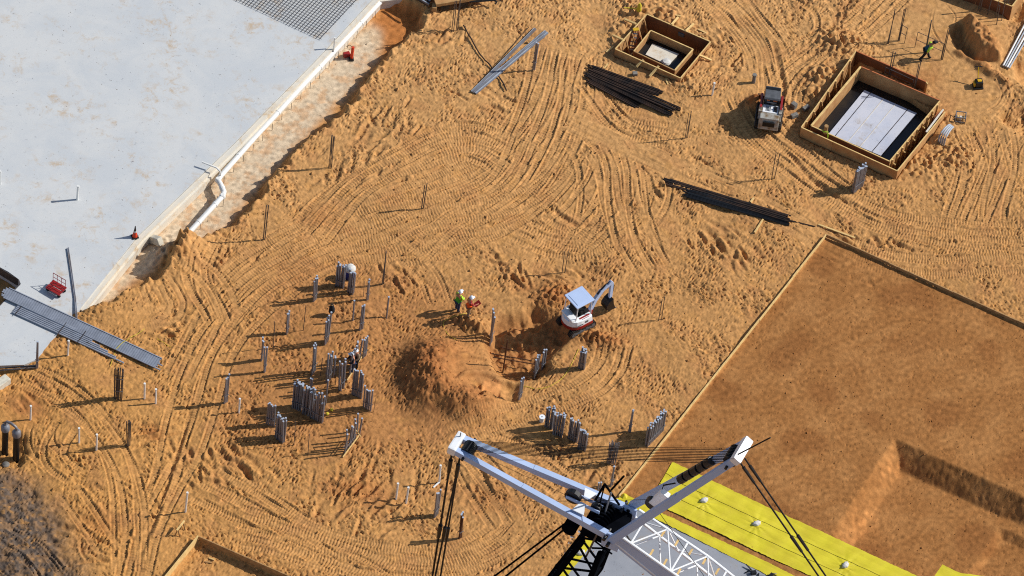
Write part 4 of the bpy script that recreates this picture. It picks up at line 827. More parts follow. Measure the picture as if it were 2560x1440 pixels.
# metal basket right of the big formwork
q = P(2400, 300); t = thing('metal_basket', q, 'small grey metal frame box with yellow tins right of the formwork', 'basket')
for sx in (-.3, .3):
    for sy in (-.25, .25): mb = MB(); mb.beam(q+Vector((sx, sy, -.05)), q+Vector((sx, sy, .5)), .05, .05, up=Vector((1, 0, 0))); mb.build('post', 'galv', t)
mb = MB()
for z in (.08, .48):
    for s_ in (-1, 1): mb.beam(q+Vector((-.3, .25*s_, z)), q+Vector((.3, .25*s_, z)), .04, .06); mb.beam(q+Vector((.3*s_, -.22, z)), q+Vector((.3*s_, .22, z)), .04, .06)
mb.build('frame', 'steel_flat', t)
for k in range(3):
    c0 = q+Vector((-.15+.16*k, -.02, .06)); mb = MB(); mb.cyl(c0, c0+UPV*.3, .07, 10); tag(mb.build('tin', 'lumber' if k != 1 else 'sandbag', smooth=True), ('left yellow', 'middle white', 'right yellow')[k]+' tin standing in the grey metal basket', 'tin', 'tins in the basket')
# ------------------------------------------------------------------ machines
def root(name, loc, rz, label, cat, group=None):
    o = thing(name, loc, label, cat, group); o.rotation_euler = (0, 0, rz); return o
def lb(mb, name, material, parent, **k): return mb.build(name, material, parent, world=False, **k)
def crawler(parent, y, L_, wd, ht, pads=30):
    r = ht/2; pts = []
    for k in range(9): a = -math.pi/2+math.pi*k/8; pts.append((L_/2-r+r*math.cos(a), r+r*math.sin(a)))
    for k in range(9): a = math.pi/2+math.pi*k/8; pts.append((-L_/2+r+r*math.cos(a), r+r*math.sin(a)))
    mb = MB(); mb.quad_prism([(x, y-wd/2, z) for x, z in pts], [(x, y+wd/2, z) for x, z in pts]); tr = lb(mb, 'track', 'rubber', parent)
    mb = MB(); per = []
    for i in range(len(pts)):
        a, c_ = Vector((pts[i][0], 0, pts[i][1])), Vector((pts[(i+1) % len(pts)][0], 0, pts[(i+1) % len(pts)][1])); n = max(1, int((c_-a).length/.11))
        for k in range(n):
            q = a.lerp(c_, (k+.5)/n); d = (c_-a).normalized(); nn = d.cross(Vector((0, 1, 0)))
            mb.box(q+Vector((0, y, 0))+nn*.0, (.05, wd*1.02, .05), ax=(d, Vector((0, 1, 0)), nn))
    lb(mb, 'grousers', 'rubber', tr)
    mb = MB(); sgn = 1 if y > 0 else -1
    for k in range(4): x = -L_/2+r+(L_-2*r)*k/3; mb.cyl((x, y+sgn*(wd/2-.02), r), (x, y+sgn*(wd/2+.025), r), r*.62, 12)
    mb.box((0, y+sgn*(wd/2+.01), r*1.02), (L_-2.2*r, .05, r*.5)); lb(mb, 'rollers', 'machine_grey', tr)
    return tr
# mini excavator
pa, pb = P(1439, 813), P(1510, 775); rz = math.atan2(pb.y-pa.y, pb.x-pa.x)
ex_ = root('mini_excavator', Vector((pa.x, pa.y, Hz(pa.x, pa.y)+.02)), rz, 'white and red mini excavator with canopy digging beside the pit', 'excavator')
for y in (-.58, .58): crawler(ex_, y, 1.9, .3, .5)
mb = MB(); mb.box((0, 0, .3), (1.0, .9, .22)); lb(mb, 'undercarriage', 'machine_grey', ex_)
mb = MB(); mb.cyl((0, 0, .4), (0, 0, .58), .42, 16); lb(mb, 'slew_ring', 'black_steel', ex_)
def outline(x1, x2, wd, rb, n=9):                                        # rounded tail, squarer nose
    pts = [(x2, -wd), (x2+.06, -wd+.12), (x2+.06, wd-.12), (x2, wd)]
    for k in range(n): a = math.pi/2+math.pi*k/(n-1); pts.append((x1+rb+rb*math.cos(a), wd*math.sin(a)))
    return pts
o1 = outline(-.98, .62, .76, .75)
mb = MB(); mb.quad_prism([(x, y, .56) for x, y in o1], [(x, y, .80) for x, y in o1]); lb(mb, 'counterweight', 'red_paint', ex_, bevel=.02)
o2 = outline(-.97, .60, .75, .75); o3 = [(x*.97-.01 if x < 0 else x*.9, y*.95) for x, y in o2]
mb = MB(); mb.quad_prism([(x, y, .803) for x, y in o2], [(x, y, 1.22) for x, y in o3]); bo = lb(mb, 'body', 'white_paint', ex_, bevel=.04)
mb = MB(); mb.box((-.62, .0, 1.3), (.42, 1.05, .18)); lb(mb, 'engine_hood', 'white_paint', ex_, bevel=.06)
mb = MB(); mb.box((.15, -.752, 1.02), (.2, .02, .16)); mb.box((-.35, -.746, .93), (.5, .02, .07)); lb(mb, 'side_vent', 'machine_grey', bo)
mb = MB(); mb.box((.12, -.5, 1.23), (.7, .1, .03)); mb.box((.12, -.62, 1.225), (.5, .03, .02)); lb(mb, 'decal', 'red_paint', bo)
mb = MB(); mb.box((.18, .12, 1.225), (.85, .95, .03)); lb(mb, 'floor', 'seat_black', ex_)
mb = MB(); mb.box((-.12, .08, 1.42), (.46, .5, .14)); mb.box((-.36, .08, 1.72), (.12, .48, .55)); lb(mb, 'seat', 'seat_black', ex_, bevel=.03)
for y in (-.28, .44): mb = MB(); mb.box((.12, y, 1.42), (.34, .14, .4)); lb(mb, 'control_box', 'seat_black', ex_, bevel=.02); mb = MB(); mb.cyl((.26, y, 1.6), (.3, y, 1.84), .02, 6); lb(mb, 'lever', 'black_steel', ex_)
CX = (-.52, .56); CY = (-.52, .60)
for x in CX:
    for y in CY: mb = MB(); mb.tube([(x, y, 1.2), (x*.98, y, 1.9), (x*.92, y*.96, 2.42)], .032, 6); lb(mb, 'canopy_post', 'white_paint', ex_)
mb = MB(); mb.box((.03, .04, 2.47), (1.3, 1.26, .09)); roof = lb(mb, 'canopy_roof', 'crane_grey', ex_, bevel=.04)
mb = MB(); mb.box((.03, .04, 2.525), (.95, .9, .03)); lb(mb, 'roof_panel', 'crane_grey', roof, bevel=.01)
mb = MB(); mb.box((.78, -.12, .86), (.34, .3, .4)); lb(mb, 'boom_swing', 'red_paint', ex_, bevel=.03)
def arm(pts, w0, h0, name, material):
    mb = MB()
    for i in range(len(pts)-1):
        a, c_ = Vector(pts[i]), Vector(pts[i+1]); mb.beam(a-(c_-a).normalized()*.03, c_+(c_-a).normalized()*.03, w0*(1-.05*i), h0[i])
    return lb(mb, name, material, ex_, bevel=.012)
arm([(.86, -.12, 1.0), (1.15, -.12, 1.75), (1.55, -.12, 2.3), (2.22, -.12, 2.62)], .2, (.24, .28, .22), 'boom', 'crane_grey')
arm([(2.12, -.12, 2.72), (2.28, -.12, 2.5), (2.32, -.12, 1.25)], .17, (.22, .2), 'stick', 'crane_grey')
mb = MB(); mb.cyl((.98, -.12, 1.05), (1.42, -.12, 1.86), .055, 8); mb.cyl((1.42, -.12, 1.86), (1.6, -.12, 2.14), .03, 8); lb(mb, 'boom_cylinder', 'black_steel', ex_)
mb = MB(); mb.cyl((1.25, -.12, 2.16), (1.78, -.12, 2.66), .055, 8); mb.cyl((1.78, -.12, 2.66), (2.1, -.12, 2.78), .03, 8); lb(mb, 'stick_cylinder', 'black_steel', ex_)
mb = MB(); mb.cyl((2.44, -.12, 2.3), (2.44, -.12, 1.55), .05, 8); lb(mb, 'bucket_cylinder', 'black_steel', ex_)
bk_ = [(2.36, 1.28), (2.1, 1.12), (1.92, .82), (1.94, .5), (2.12, .3), (2.56, .26), (2.6, .34), (2.44, .8)]
mb = MB(); mb.quad_prism([(x, -.40, z) for x, z in bk_], [(x, .16, z) for x, z in bk_]); bu = lb(mb, 'bucket', 'black_steel', ex_)
mb = MB(); 
for k in range(4): mb.beam((2.54, -.36+.16*k, .29), (2.7, -.36+.16*k, .24), .06, .05)
lb(mb, 'bucket_teeth', 'machine_grey', bu)
# compact track loader, seen from behind
pa, pb = P(1921, 318), P(1930, 246); rz = math.atan2(pb.y-pa.y, pb.x-pa.x)
q = P(1921, 300); sk = root('track_loader', Vector((q.x, q.y, Hz(q.x, q.y)+.0)), rz, 'dusty white compact track loader with grey cab roof seen from behind', 'track loader')
for y in (-.62, .62): crawler(sk, y, 2.0, .36, .62)
mb = MB(); mb.quad_prism([(-1.15, -.48, .42), (.85, -.48, .42), (.85, .48, .42), (-1.15, .48, .42)], [(-1.1, -.48, 1.15), (.85, -.48, 1.1), (.85, .48, 1.1), (-1.1, .48, 1.15)]); bo = lb(mb, 'chassis', 'machine_dirty', sk, bevel=.03)
mb = MB(); mb.quad_prism([(-1.32, -.62, .55), (-.75, -.62, .5), (-.75, .62, .5), (-1.32, .62, .55)], [(-1.2, -.58, 1.42), (-.75, -.6, 1.5), (-.75, .6, 1.5), (-1.2, .58, 1.42)]); rd = lb(mb, 'rear_door', 'machine_dirty', sk, bevel=.05)
mb = MB(); mb.box((-1.285, 0, .98), (.05, .72, .5), ax=(Vector((.99, 0, .13)), Vector((0, 1, 0)), Vector((-.13, 0, .99)))); lb(mb, 'grille', 'seat_black', rd)
mb = MB(); mb.box((-.42, 0, 1.44), (.62, .96, .1)); hd = lb(mb, 'engine_cover', 'white_paint', sk, bevel=.02)
mb = MB()
for k in range(4): mb.box((-.42, .02+.08*k, 1.5), (.42, .035, .03))
lb(mb, 'cover_louvres', 'machine_grey', hd)
mb = MB(); mb.cyl((-.4, -.3, 1.48), (-.4, -.3, 1.66), .07, 10); mb.box((-.42, -.3, 1.52), (.4, .2, .06)); lb(mb, 'exhaust', 'black_steel', sk)
for y in (-.62, .62):
    mb = MB(); mb.beam((-1.0, y, 1.1), (-.45, y, 1.62), .17, .28); mb.box((-.55, y, 1.45), (.5, .2, .3)); lb(mb, 'arm_tower', 'machine_dirty', sk, bevel=.03)
    mb = MB(); mb.beam((-.6, y, 1.62), (.75, y, 1.36), .13, .22); mb.beam((.72, y, 1.42), (1.42, y, .4), .13, .2); lb(mb, 'lift_arm', 'red_paint', sk, bevel=.02)
    mb = MB(); mb.cyl((-.3, y*.9, .95), (.7, y*.9, 1.25), .05, 8); lb(mb, 'lift_cylinder', 'black_steel', sk)
mb = MB(); mb.quad_prism([(-.12, -.46, 1.1), (.95, -.46, 1.0), (.95, .46, 1.0), (-.12, .46, 1.1)], [(-.08, -.46, 2.02), (.78, -.46, 2.02), (.78, .46, 2.02), (-.08, .46, 2.02)]); cb = lb(mb, 'cab', 'black_steel', sk, bevel=.03)
mb = MB(); mb.quad_prism([(-.18, -.5, 2.02), (.88, -.48, 2.02), (.88, .48, 2.02), (-.18, .5, 2.02)], [(-.1, -.47, 2.12), (.82, -.45, 2.15), (.82, .45, 2.15), (-.1, .47, 2.12)]); rf = lb(mb, 'cab_roof', 'machine_grey', sk, bevel=.03)
mb = MB(); mb.box((.66, 0, 2.15), (.2, .86, .03)); lb(mb, 'roof_hatch', 'black_steel', rf); mb = MB(); mb.box((-.125, -.2, 1.92), (.04, .24, .1)); lb(mb, 'rear_lamp', 'orange_edge', cb); mb = MB(); mb.box((-.125, .22, 1.92), (.04, .18, .1)); lb(mb, 'rear_lamp', 'orange_edge', cb)
mb = MB(); mb.box((-.12, .0, 1.74), (.04, .6, .08)); lb(mb, 'nameplate', 'galv', cb); mb = MB(); mb.box((-.115, 0, 1.5), (.03, .74, .34)); lb(mb, 'rear_window', 'membrane', cb)
bk_ = [(1.3, .08), (2.0, .08), (1.62, .42), (1.36, .62)]
mb = MB(); mb.quad_prism([(x, -.85, z) for x, z in bk_], [(x, .85, z) for x, z in bk_]); lb(mb, 'bucket', 'rust_rod', sk)
# plate compactor
q = P(2444, 217); pc_ = thing('plate_compactor', q, 'black and yellow plate compactor with long handle on levelled sand', 'compactor')
mb = MB(); mb.box(q+UPV*.06, (.62, .55, .1), .3); mb.build('base_plate', 'black_steel', pc_, bevel=.03)
mb = MB(); mb.box(q+Vector((.02, .02, .34)), (.46, .42, .42), .3); mb.build('engine', 'black_steel', pc_, bevel=.06)
mb = MB(); mb.box(q+Vector((-.24, -.05, .3)), (.1, .3, .3), .3); mb.box(q+Vector((.04, .02, .57)), (.26, .2, .06), .3); mb.build('cover', 'yellow_paint', pc_, bevel=.02)
mb = MB(); mb.tube([q+Vector((-.05, .2, .4)), q+Vector((-.1, .45, .85)), q+Vector((-.14, .62, 1.15))], .035, 6); mb.build('handle', 'yellow_paint', pc_); mb = MB(); mb.cyl(q+Vector((-.36, .6, 1.16)), q+Vector((.1, .66, 1.16)), .03, 6); mb.build('grip_bar', 'black_steel', pc_)
# drum, bucket, taps, jacket stake
q = P(874, 694); t = thing('plastic_drum', q, 'blue drum topped by a bulging white bag between conduit blocks', 'drum')
mb = MB(); mb.lathe(q, [(.24, 0), (.28, .05), (.28, .3), (.29, .32), (.28, .34), (.28, .62), (.25, .66)], 16); mb.build('drum', 'blue_plastic', t, smooth=True)
mb = MB(); mb.lathe(q+UPV*.66, [(.24, 0), (.32, .08), (.33, .22), (.24, .36), (.1, .42)], 11); mb.build('bag', 'sandbag', t, smooth=True)
q = P(1354, 1053); t = thing('bucket', q, 'white lidded bucket standing left of the four conduit blocks', 'bucket')
mb = MB(); mb.lathe(q, [(.13, 0), (.165, .38)], 16); mb.build('pail', 'pvc', t, smooth=True); mb = MB(); mb.lathe(q+UPV*.38, [(.18, 0), (.18, .035), (.15, .04)], 16); mb.build('lid', 'white_paint', t); mb = MB(); mb.lathe(q+UPV*.42, [(.04, 0), (.035, .03)], 10); mb.build('spout', 'pvc_grey', t)
q = P(828, 789); t = thing('marker_stake', q, 'pale wooden stake with a dark jacket hung over it', 'stake')
mb = MB(); mb.beam(q-UPV*.1, q+UPV*.98, .05, .07, up=Vector((1, 0, 0))); mb.build('stake', 'lumber', t)
mb = MB(); mb.lathe(q+Vector((0, .04, .26)), [(.14, 0), (.19, .12), (.17, .4), (.1, .62), (.04, .74)], 9); mb.build('jacket', 'dark_cloth', t, smooth=True)
for (p, lbl) in (((829, 1026), 'yellow plastic cap on the sand right of the uneven conduit block'), ((818, 1036), 'yellow plastic cap at the foot of the uneven conduit block')):
    q = P(*p); mb = MB(); mb.lathe(q, [(.09, 0), (.1, .1), (.06, .15)], 10); tag(mb.build('yellow_plug', 'tape_yellow', smooth=True), lbl, 'cap')
# paired black riser pipes at the left border
t = thing('riser_pair', P(28, 1150), 'two thick black risers joined by a silver bend at the left border', 'risers'); tops = []
for (p, n) in (((12, 1134), 72), ((40, 1148), 72)):
    b_ = P(*p); h = hpix(b_, n)+.1; mb = MB(); mb.cyl(b_-UPV*.3, b_+UPV*(h-.42), .19, 14); mb.build('riser', 'black_steel', t, smooth=True)
    mb = MB(); mb.lathe(b_+UPV*(h-.5), [(.2, 0), (.26, .05), (.26, .34), (.2, .44), (.13, .5)], 16); mb.build('cap', 'galv', t, smooth=True); tops.append(b_+UPV*(h-.02))
a, c_ = tops; mb = MB(); mb.tube([a-UPV*.1, a+UPV*.22, a.lerp(c_, .12)+UPV*.36, a.lerp(c_, .5)+UPV*.4, a.lerp(c_, .88)+UPV*.3, c_+UPV*.18, c_-UPV*.1], .085, 10); mb.build('bend', 'galv', t, smooth=True)
q = P(15, 1162); mb = MB(); mb.lathe(q, [(.2, 0), (.22, .05), (.1, .14)], 9); tag(mb.build('stone', 'brick_grey', smooth=True), 'pale round stone at the foot of the black risers', 'stone')
# caution tape
def tape(label, pts, r=.017, dz=.04): return hose(label, pts, r, 'tape_yellow', 'caution_tape', 'caution tape', dz)
tape('yellow tape lying across the sand from workers to the spoil heap', [(1175, 790), (1140, 798), (1110, 804), (1112, 822), (1122, 845), (1142, 862)]); tape('yellow tape looping from the conduit block to the smooth square', [(1446, 875), (1432, 905), (1415, 935), (1385, 962), (1345, 972), (1310, 966)])
tape('yellow tape stretched across the end of the conduit stack', [(361, 828), (335, 845), (308, 862), (290, 878)], dz=.2); tape('yellow tape trailing below the conduit stack', [(288, 880), (282, 898), (276, 918)]); tape('faint yellow tape on the sand right of the conduit stack', [(392, 846), (410, 858), (428, 866)])
q = P(1597, 28); t = thing('marking_bag', q, 'yellow sack with trailing tape behind the small formwork', 'sack'); mb = MB(); mb.lathe(q, [(.11, 0), (.17, .12), (.12, .35), (.14, .5), (.06, .72)], 9); mb.build('sack', 'tape_yellow', t, smooth=True); mb = MB(); mb.tube([q+UPV*.2, P(1575, 22, .06), P(1560, 20, .03)], .04, 5); mb.build('tail', 'tape_yellow', t)
# trailer cut by the top border
q = P(1155, 4); t = thing('flat_trailer', q, 'wooden deck trailer with a dark drawbar cut by the top border', 'trailer')
a, c_ = G(1094, 12, .6), G(1168, 0, .6); d = (c_-a).normalized(); n = Vector((-d.y, d.x, 0))
mb = MB(); mb.beam(a+n*.9-d*.1, c_+n*.9+d*1.6, 1.8, .14); mb.build('deck', 'plywood', t); mb = MB(); mb.beam(a-n*.02-d*.1, c_-n*.02+d*1.6, .08, .24); mb.build('side_rail', 'lumber_dirty', t)
mb = MB(); mb.tube([G(1172, 4, .45), G(1210, 2, .45), G(1234, 0, .45), G(1242, 4, .45), G(1238, 10, .4)], .07, 6); mb.build('drawbar', 'black_steel', t)
for k in range(2): c0 = a+d*(.5+1.2*k)+n*.1; mb = MB(); mb.cyl(c0-UPV*.3-n*.15, c0-UPV*.3+n*.1, .3, 14); mb.build('wheel', 'rubber', t)
mb = MB(); mb.beam(G(1092, 20, .3), G(1080, 18, .3), .4, .35); tag(mb.build('timber_stack', 'lumber_dirty'), 'short timber stack left of the trailer at the top border', 'timber')
t = thing('rail_stack', P(1050, 5), 'slanting stack of dark and white rails left of the trailer', 'rails')
for k in range(6): mb = MB(); mb.beam(P(1022+k*7, -8, .25), P(1070+k*1.5, 24-k*4, .35), .08, .1); mb.build('rail', 'pvc_grey' if k % 2 else 'rebar', t)
mb = MB(); a, c_ = G(950, 9, -.55), G(1026, 0, -.45); mb.beam(a, c_, .3, .7); tag(mb.build('cross_wall', 'cream_concrete'), 'low pale wall closing the pipe trench at the top border', 'wall')
# ------------------------------------------------------------------ people
def skin(name, pts, edges, material, parent, rootk=0, sub=1):
    me_ = bpy.data.meshes.new(name); keys = list(pts); me_.from_pydata([pts[k][0] for k in keys], [(keys.index(a), keys.index(c)) for a, c in edges], [])
    bm = bmesh.new(); bm.from_mesh(me_); ly = bm.verts.layers.skin.verify(); bm.verts.ensure_lookup_table()
    for i, k in enumerate(keys):
        r_ = pts[k][1]; bm.verts[i][ly].radius = r_ if isinstance(r_, tuple) else (r_, r_); bm.verts[i][ly].use_root = (i == rootk)
    bm.to_mesh(me_); bm.free(); me_.materials.append(M[material]); o = bpy.data.objects.new(name, me_); col.objects.link(o); o.parent = parent
    md = o.modifiers.new('skin', 'SKIN'); md.use_smooth_shade = True; s_ = o.modifiers.new('sub', 'SUBSURF'); s_.levels = s_.render_levels = sub
    return o
def person(px, py, rz, label, top, legs, helmet, arms, stride=0., bend=0., vest=None, boots='seat_black', group='construction workers', hold=None):
    q = P(px, py); t = root('person', q, rz, label, 'person', group)
    cb_, sb_ = math.cos(bend), math.sin(bend)
    def up(x, y, z): z -= .93; return (x*cb_+z*sb_, y, .93-x*sb_+z*cb_)
    S = {'pel': ((0, 0, .95), (.15, .12)), 'spi': (up(.0, 0, 1.15), (.14, .11)), 'che': (up(0, 0, 1.36), (.17, .12)), 'nek': (up(.0, 0, 1.52), .06), 'hd1': (up(.03, 0, 1.62), (.075, .085)), 'hd2': (up(.03, 0, 1.73), (.08, .09)), 'nose': (up(.125, 0, 1.64), .018)}
    E_ = [('pel', 'spi'), ('spi', 'che'), ('che', 'nek'), ('nek', 'hd1'), ('hd1', 'hd2'), ('hd1', 'nose')]
    J, JE = {k: (S[k][0], (S[k][1][0]+.02, S[k][1][1]+.02)) for k in ('pel', 'spi', 'che')}, [('pel', 'spi'), ('spi', 'che')]
    T_, TE = {'pel': (S['pel'][0], (.165, .135))}, []; BT = []
    for s_, n in ((1, 'l'), (-1, 'r')):
        f = stride*s_; S['hip'+n] = ((0, .10*s_, .88), .095); S['kne'+n] = ((.04+f*.55, .11*s_, .50), .068); S['ank'+n] = ((f-(.1*abs(stride) if f < 0 else 0), .12*s_, .10+(.1 if f < -.1 else 0)), .05); S['toe'+n] = ((f+.17, .13*s_, .05), .04)
        E_ += [('pel', 'hip'+n), ('hip'+n, 'kne'+n), ('kne'+n, 'ank'+n), ('ank'+n, 'toe'+n)]
        for k, r_ in (('hip', .115), ('kne', .088), ('ank', .075)): T_[k+n] = (S[k+n][0], r_)
        TE += [('pel', 'hip'+n), ('hip'+n, 'kne'+n), ('kne'+n, 'ank'+n)]
        el, wr = arms[0 if s_ > 0 else 1]; S['sho'+n] = (up(0, .2*s_, 1.45), .062); S['elb'+n] = (up(el[0], el[1]*s_, el[2]), .048); S['wri'+n] = (up(wr[0], wr[1]*s_, wr[2]), .034)
        d = (Vector(S['wri'+n][0])-Vector(S['elb'+n][0])).normalized(); w0 = Vector(S['wri'+n][0]); S['pal'+n] = (tuple(w0+d*.07), (.04, .022)); E_ += [('che', 'sho'+n), ('sho'+n, 'elb'+n), ('elb'+n, 'wri'+n), ('wri'+n, 'pal'+n)]
        sd_ = d.cross(Vector((0, 1, 0))).normalized()
        for k in range(5):
            if k == 4: a = w0+d*.06+sd_*.05; b2 = a+d*.035+sd_*.01
            else: a = w0+d*(.115)+sd_*(.03-.02*k); b2 = a+d*(.05-.008*abs(k-1.4))-Vector((0, .02*s_, .012))
            S[f'f{k}'+n] = (tuple(a), .010); S[f'g{k}'+n] = (tuple(b2), .008); E_ += [('pal'+n if k < 4 else 'wri'+n, f'f{k}'+n), (f'f{k}'+n, f'g{k}'+n)]
        for k, r_ in (('sho', .088), ('elb', .07), ('wri', .052)): J[k+n] = (S[k+n][0], r_)
        JE += [('che', 'sho'+n), ('sho'+n, 'elb'+n), ('elb'+n, 'wri'+n)]
        BT.append({'a': ((S['ank'+n][0][0], S['ank'+n][0][1], S['ank'+n][0][2]+.08), .068), 'b': (S['ank'+n][0], .068), 'c': (S['toe'+n][0], (.06, .052))})
    skin('body', S, E_, 'skin', t); skin('jacket', J, JE, top, t); skin('trousers', T_, TE, legs, t)
    for d in BT: skin('boot', d, [('a', 'b'), ('b', 'c')], boots, t, 1)
    if vest:
        V = {k: (S[k][0], (S[k][1][0]+.04, S[k][1][1]+.04)) for k in ('spi', 'che')}; V['hem'] = (up(0, 0, 1.0), (.19, .16)); skin('vest', V, [('hem', 'spi'), ('spi', 'che')], vest, t)
    h = Vector(S['hd2'][0]); mb = MB(); mb.lathe(h+UPV*-.0, [(.145, 0), (.118, .015), (.112, .05), (.08, .105), (.03, .13)], 14); mb.v = [tuple(Vector(v)) for v in mb.v]; mb.box(h+Vector((.15, 0, .01)), (.1, .16, .015)); lb(mb, 'helmet', helmet, t, smooth=True)
    for sy in (-.035, .035): mb = MB(); mb.box(Vector(S['hd1'][0])+Vector((.088, sy, .045)), (.02, .025, .014)); lb(mb, 'eye', 'seat_black', t)
    mb = MB(); mb.box(Vector(S['hd1'][0])+Vector((.085, 0, -.04)), (.02, .05, .012)); lb(mb, 'mouth', 'red_paint', t)
    return t, S
FRONT = (((.10, .27, 1.2), (.32, .16, 1.12)), ((.10, .27, 1.2), (.32, .14, 1.15)))
HANG = (((-.02, .29, 1.18), (.06, .30, .93)), ((-.02, .29, 1.18), (.08, .30, .93)))
person(1142, 778, R(50), 'worker in lime green vest and jeans standing with his back to us', 'hiviz', 'denim', 'helmet_white', FRONT, .04, .12, 'hiviz_green')
t, S = person(1169, 791, R(20), 'worker in orange vest and khaki trousers holding a red board', 'red_paint', 'khaki', 'helmet_white', (HANG[0], ((.14, .26, 1.25), (.36, .2, 1.28))), .05, .1, 'orange_vest')
mb = MB(); mb.v = []; mb.beam(Vector((1173, 0, 0))*0+P(1174, 790)+Vector((.22, -.1, 1.12)), P(1174, 790)+Vector((.5, .1, 1.32)), .3, .03); tag(mb.build('red_board', 'red_paint'), 'red board held by the worker in the orange vest', 'board')
person(881, 930, R(200), 'worker in dark clothes and white helmet, nearer of the two among conduits', 'dark_cloth', 'denim', 'helmet_white', FRONT, .05, .15)
person(889, 920, R(230), 'worker in tan sleeves and white helmet, farther of the two among conduits', 'khaki', 'dark_cloth', 'helmet_white', FRONT, .03, .1, 'dark_cloth')
person(2310, 150, R(15), 'worker in dark hat and lime vest walking right at the top right', 'hiviz', 'dark_cloth', 'dark_cloth', (((.2, .26, 1.2), (.4, .2, 1.1)), ((-.12, .28, 1.2), (-.02, .28, .98))), .32, .55, 'teal_cloth')
# ------------------------------------------------------------------ yellow sheeting, sandbags and grey slab under the crane
def gridsheet(name, material, rows, z, amp, label, cat, n=60, m_=14, seed=1):
    """rows: two photo polylines (near and far edge) sampled alike; the sheet is skinned between them with wrinkles"""
    q_ = np.random.default_rng(seed); ea, eb = [[np.array(g2(p, z)) for p in r_] for r_ in rows]
    def samp(e):
        e = np.array(e); L_ = np.concatenate([[0], np.cumsum(np.linalg.norm(np.diff(e, axis=0), axis=1))]); t = np.linspace(0, L_[-1], n); return np.stack([np.interp(t, L_, e[:, 0]), np.interp(t, L_, e[:, 1])], 1)
    A, Bq = samp(ea), samp(eb); f = np.linspace(0, 1, m_)[:, None, None]; XY = A[None]*(1-f)+Bq[None]*f
    ph = q_.uniform(0, 6, 8); X, Y = XY[..., 0], XY[..., 1]
    zz = z+amp*(np.sin(X*1.7+Y*2.3+ph[0])*.4+np.sin(X*4.1-Y*3.2+ph[1])*.3+np.abs(np.sin(X*2.2+Y*5.1+ph[2]))*.35+q_.standard_normal(X.shape)*.05)
    for wx, wy in ([tuple(g2(p)) for p in ((1760, 1254), (1891, 1312), (2113, 1416))] if m_ > 20 else []):
        dx, dy = X-wx, Y-wy; rr = np.hypot(dx, dy); zz += .05*np.abs(np.sin(np.arctan2(dy, dx)*4.5+wx))*np.exp(-rr/.8)
    XY[0] += q_.standard_normal(XY[0].shape)*.012; XY[-1] += q_.standard_normal(XY[0].shape)*.012
    v = np.concatenate([XY, zz[..., None]], -1).reshape(-1, 3); idx = np.arange(m_*n).reshape(m_, n)
    fc_ = np.stack([idx[:-1, :-1], idx[:-1, 1:], idx[1:, 1:], idx[1:, :-1]], -1).reshape(-1, 4)
    me_ = bpy.data.meshes.new(name); me_.from_pydata(v.tolist(), [], fc_.tolist()); me_.materials.append(M[material]); o = bpy.data.objects.new(name, me_); col.objects.link(o)
    sd_ = o.modifiers.new('thick', 'SOLIDIFY'); sd_.thickness = .01; sd_.offset = 1
    for f_ in (.33, .66) if m_ > 20 else ():
        k = int(f_*(m_-1)); mb = MB(); mb.tube([(XY[k, i, 0], XY[k, i, 1], zz[k, i]+.014) for i in range(0, n, 2)], .016, 4); mb.build('seam', 'seam_olive', o)
    return tag(o, label, cat)
mat('seam_olive', (120, 108, 30), .7)
mat('sheet_yellow', (212, 197, 36), .5, 0, .06, 1.1, rgb2=(200, 182, 34), spec=.5)
M['sheet_yellow'].node_tree.nodes['Principled BSDF'].inputs['Coat Weight'].default_value = .15
SZ = -.08
gs = [g2(p) for p in ((1440, 1300), (1562, 1262), (1606, 1276), (1745, 1346), (1900, 1424), (2040, 1500), (1980, 1700), (1200, 1700), (1380, 1470))]
o = prism(gs, -.075, -.4).build('crane_pad', 'grey_slab'); tag(o, 'smooth mid grey concrete slab under the crane at the bottom', 'slab')
gridsheet('yellow_sheet', 'sheet_yellow', ([(1636, 1233), (1652, 1266), (1790, 1330), (1925, 1394), (2050, 1450), (2180, 1512)], [(1681, 1155), (1760, 1192), (1930, 1273), (2090, 1346), (2300, 1443), (2400, 1490)]), SZ+.02, .03, 'broad bright yellow plastic sheet weighted with sandbags beside the pad pit', 'sheet', 160, 46, 1)
gridsheet('yellow_sheet', 'sheet_yellow', ([(1540, 1246), (1598, 1277), (1745, 1350), (1900, 1428), (2010, 1490)], [(1556, 1232), (1640, 1276), (1770, 1336), (1935, 1414), (2060, 1478)]), SZ+.03, .03, 'narrow yellow plastic strip along the edge of the grey slab', 'sheet', 120, 12, 2)
gridsheet('yellow_sheet', 'sheet_yellow', ([(1490, 1290), (1440, 1350), (1370, 1440), (1330, 1500)], [(1540, 1290), (1480, 1360), (1418, 1440), (1380, 1500)]), SZ+.03, .03, 'yellow plastic strip showing through the black crane boom', 'sheet', 60, 12, 3)
gridsheet('yellow_sheet', 'sheet_yellow', ([(2336, 1440), (2345, 1446), (2420, 1490)], [(2356, 1412), (2402, 1434), (2560, 1450)]), SZ-.02, .03, 'small yellow sheet corner cut by the bottom border at right', 'sheet', 40, 10, 4)
q = P(1560, 1242); mb = MB(); mb.lathe(q+Vector((0, 0, -.02)), [(.25, 0), (.2, .12), (.12, .2), (.05, .28)], 7); tag(mb.build('sheet_fold', 'sheet_yellow'), 'crumpled yellow sheet end at the corner of the timber edge', 'sheet')
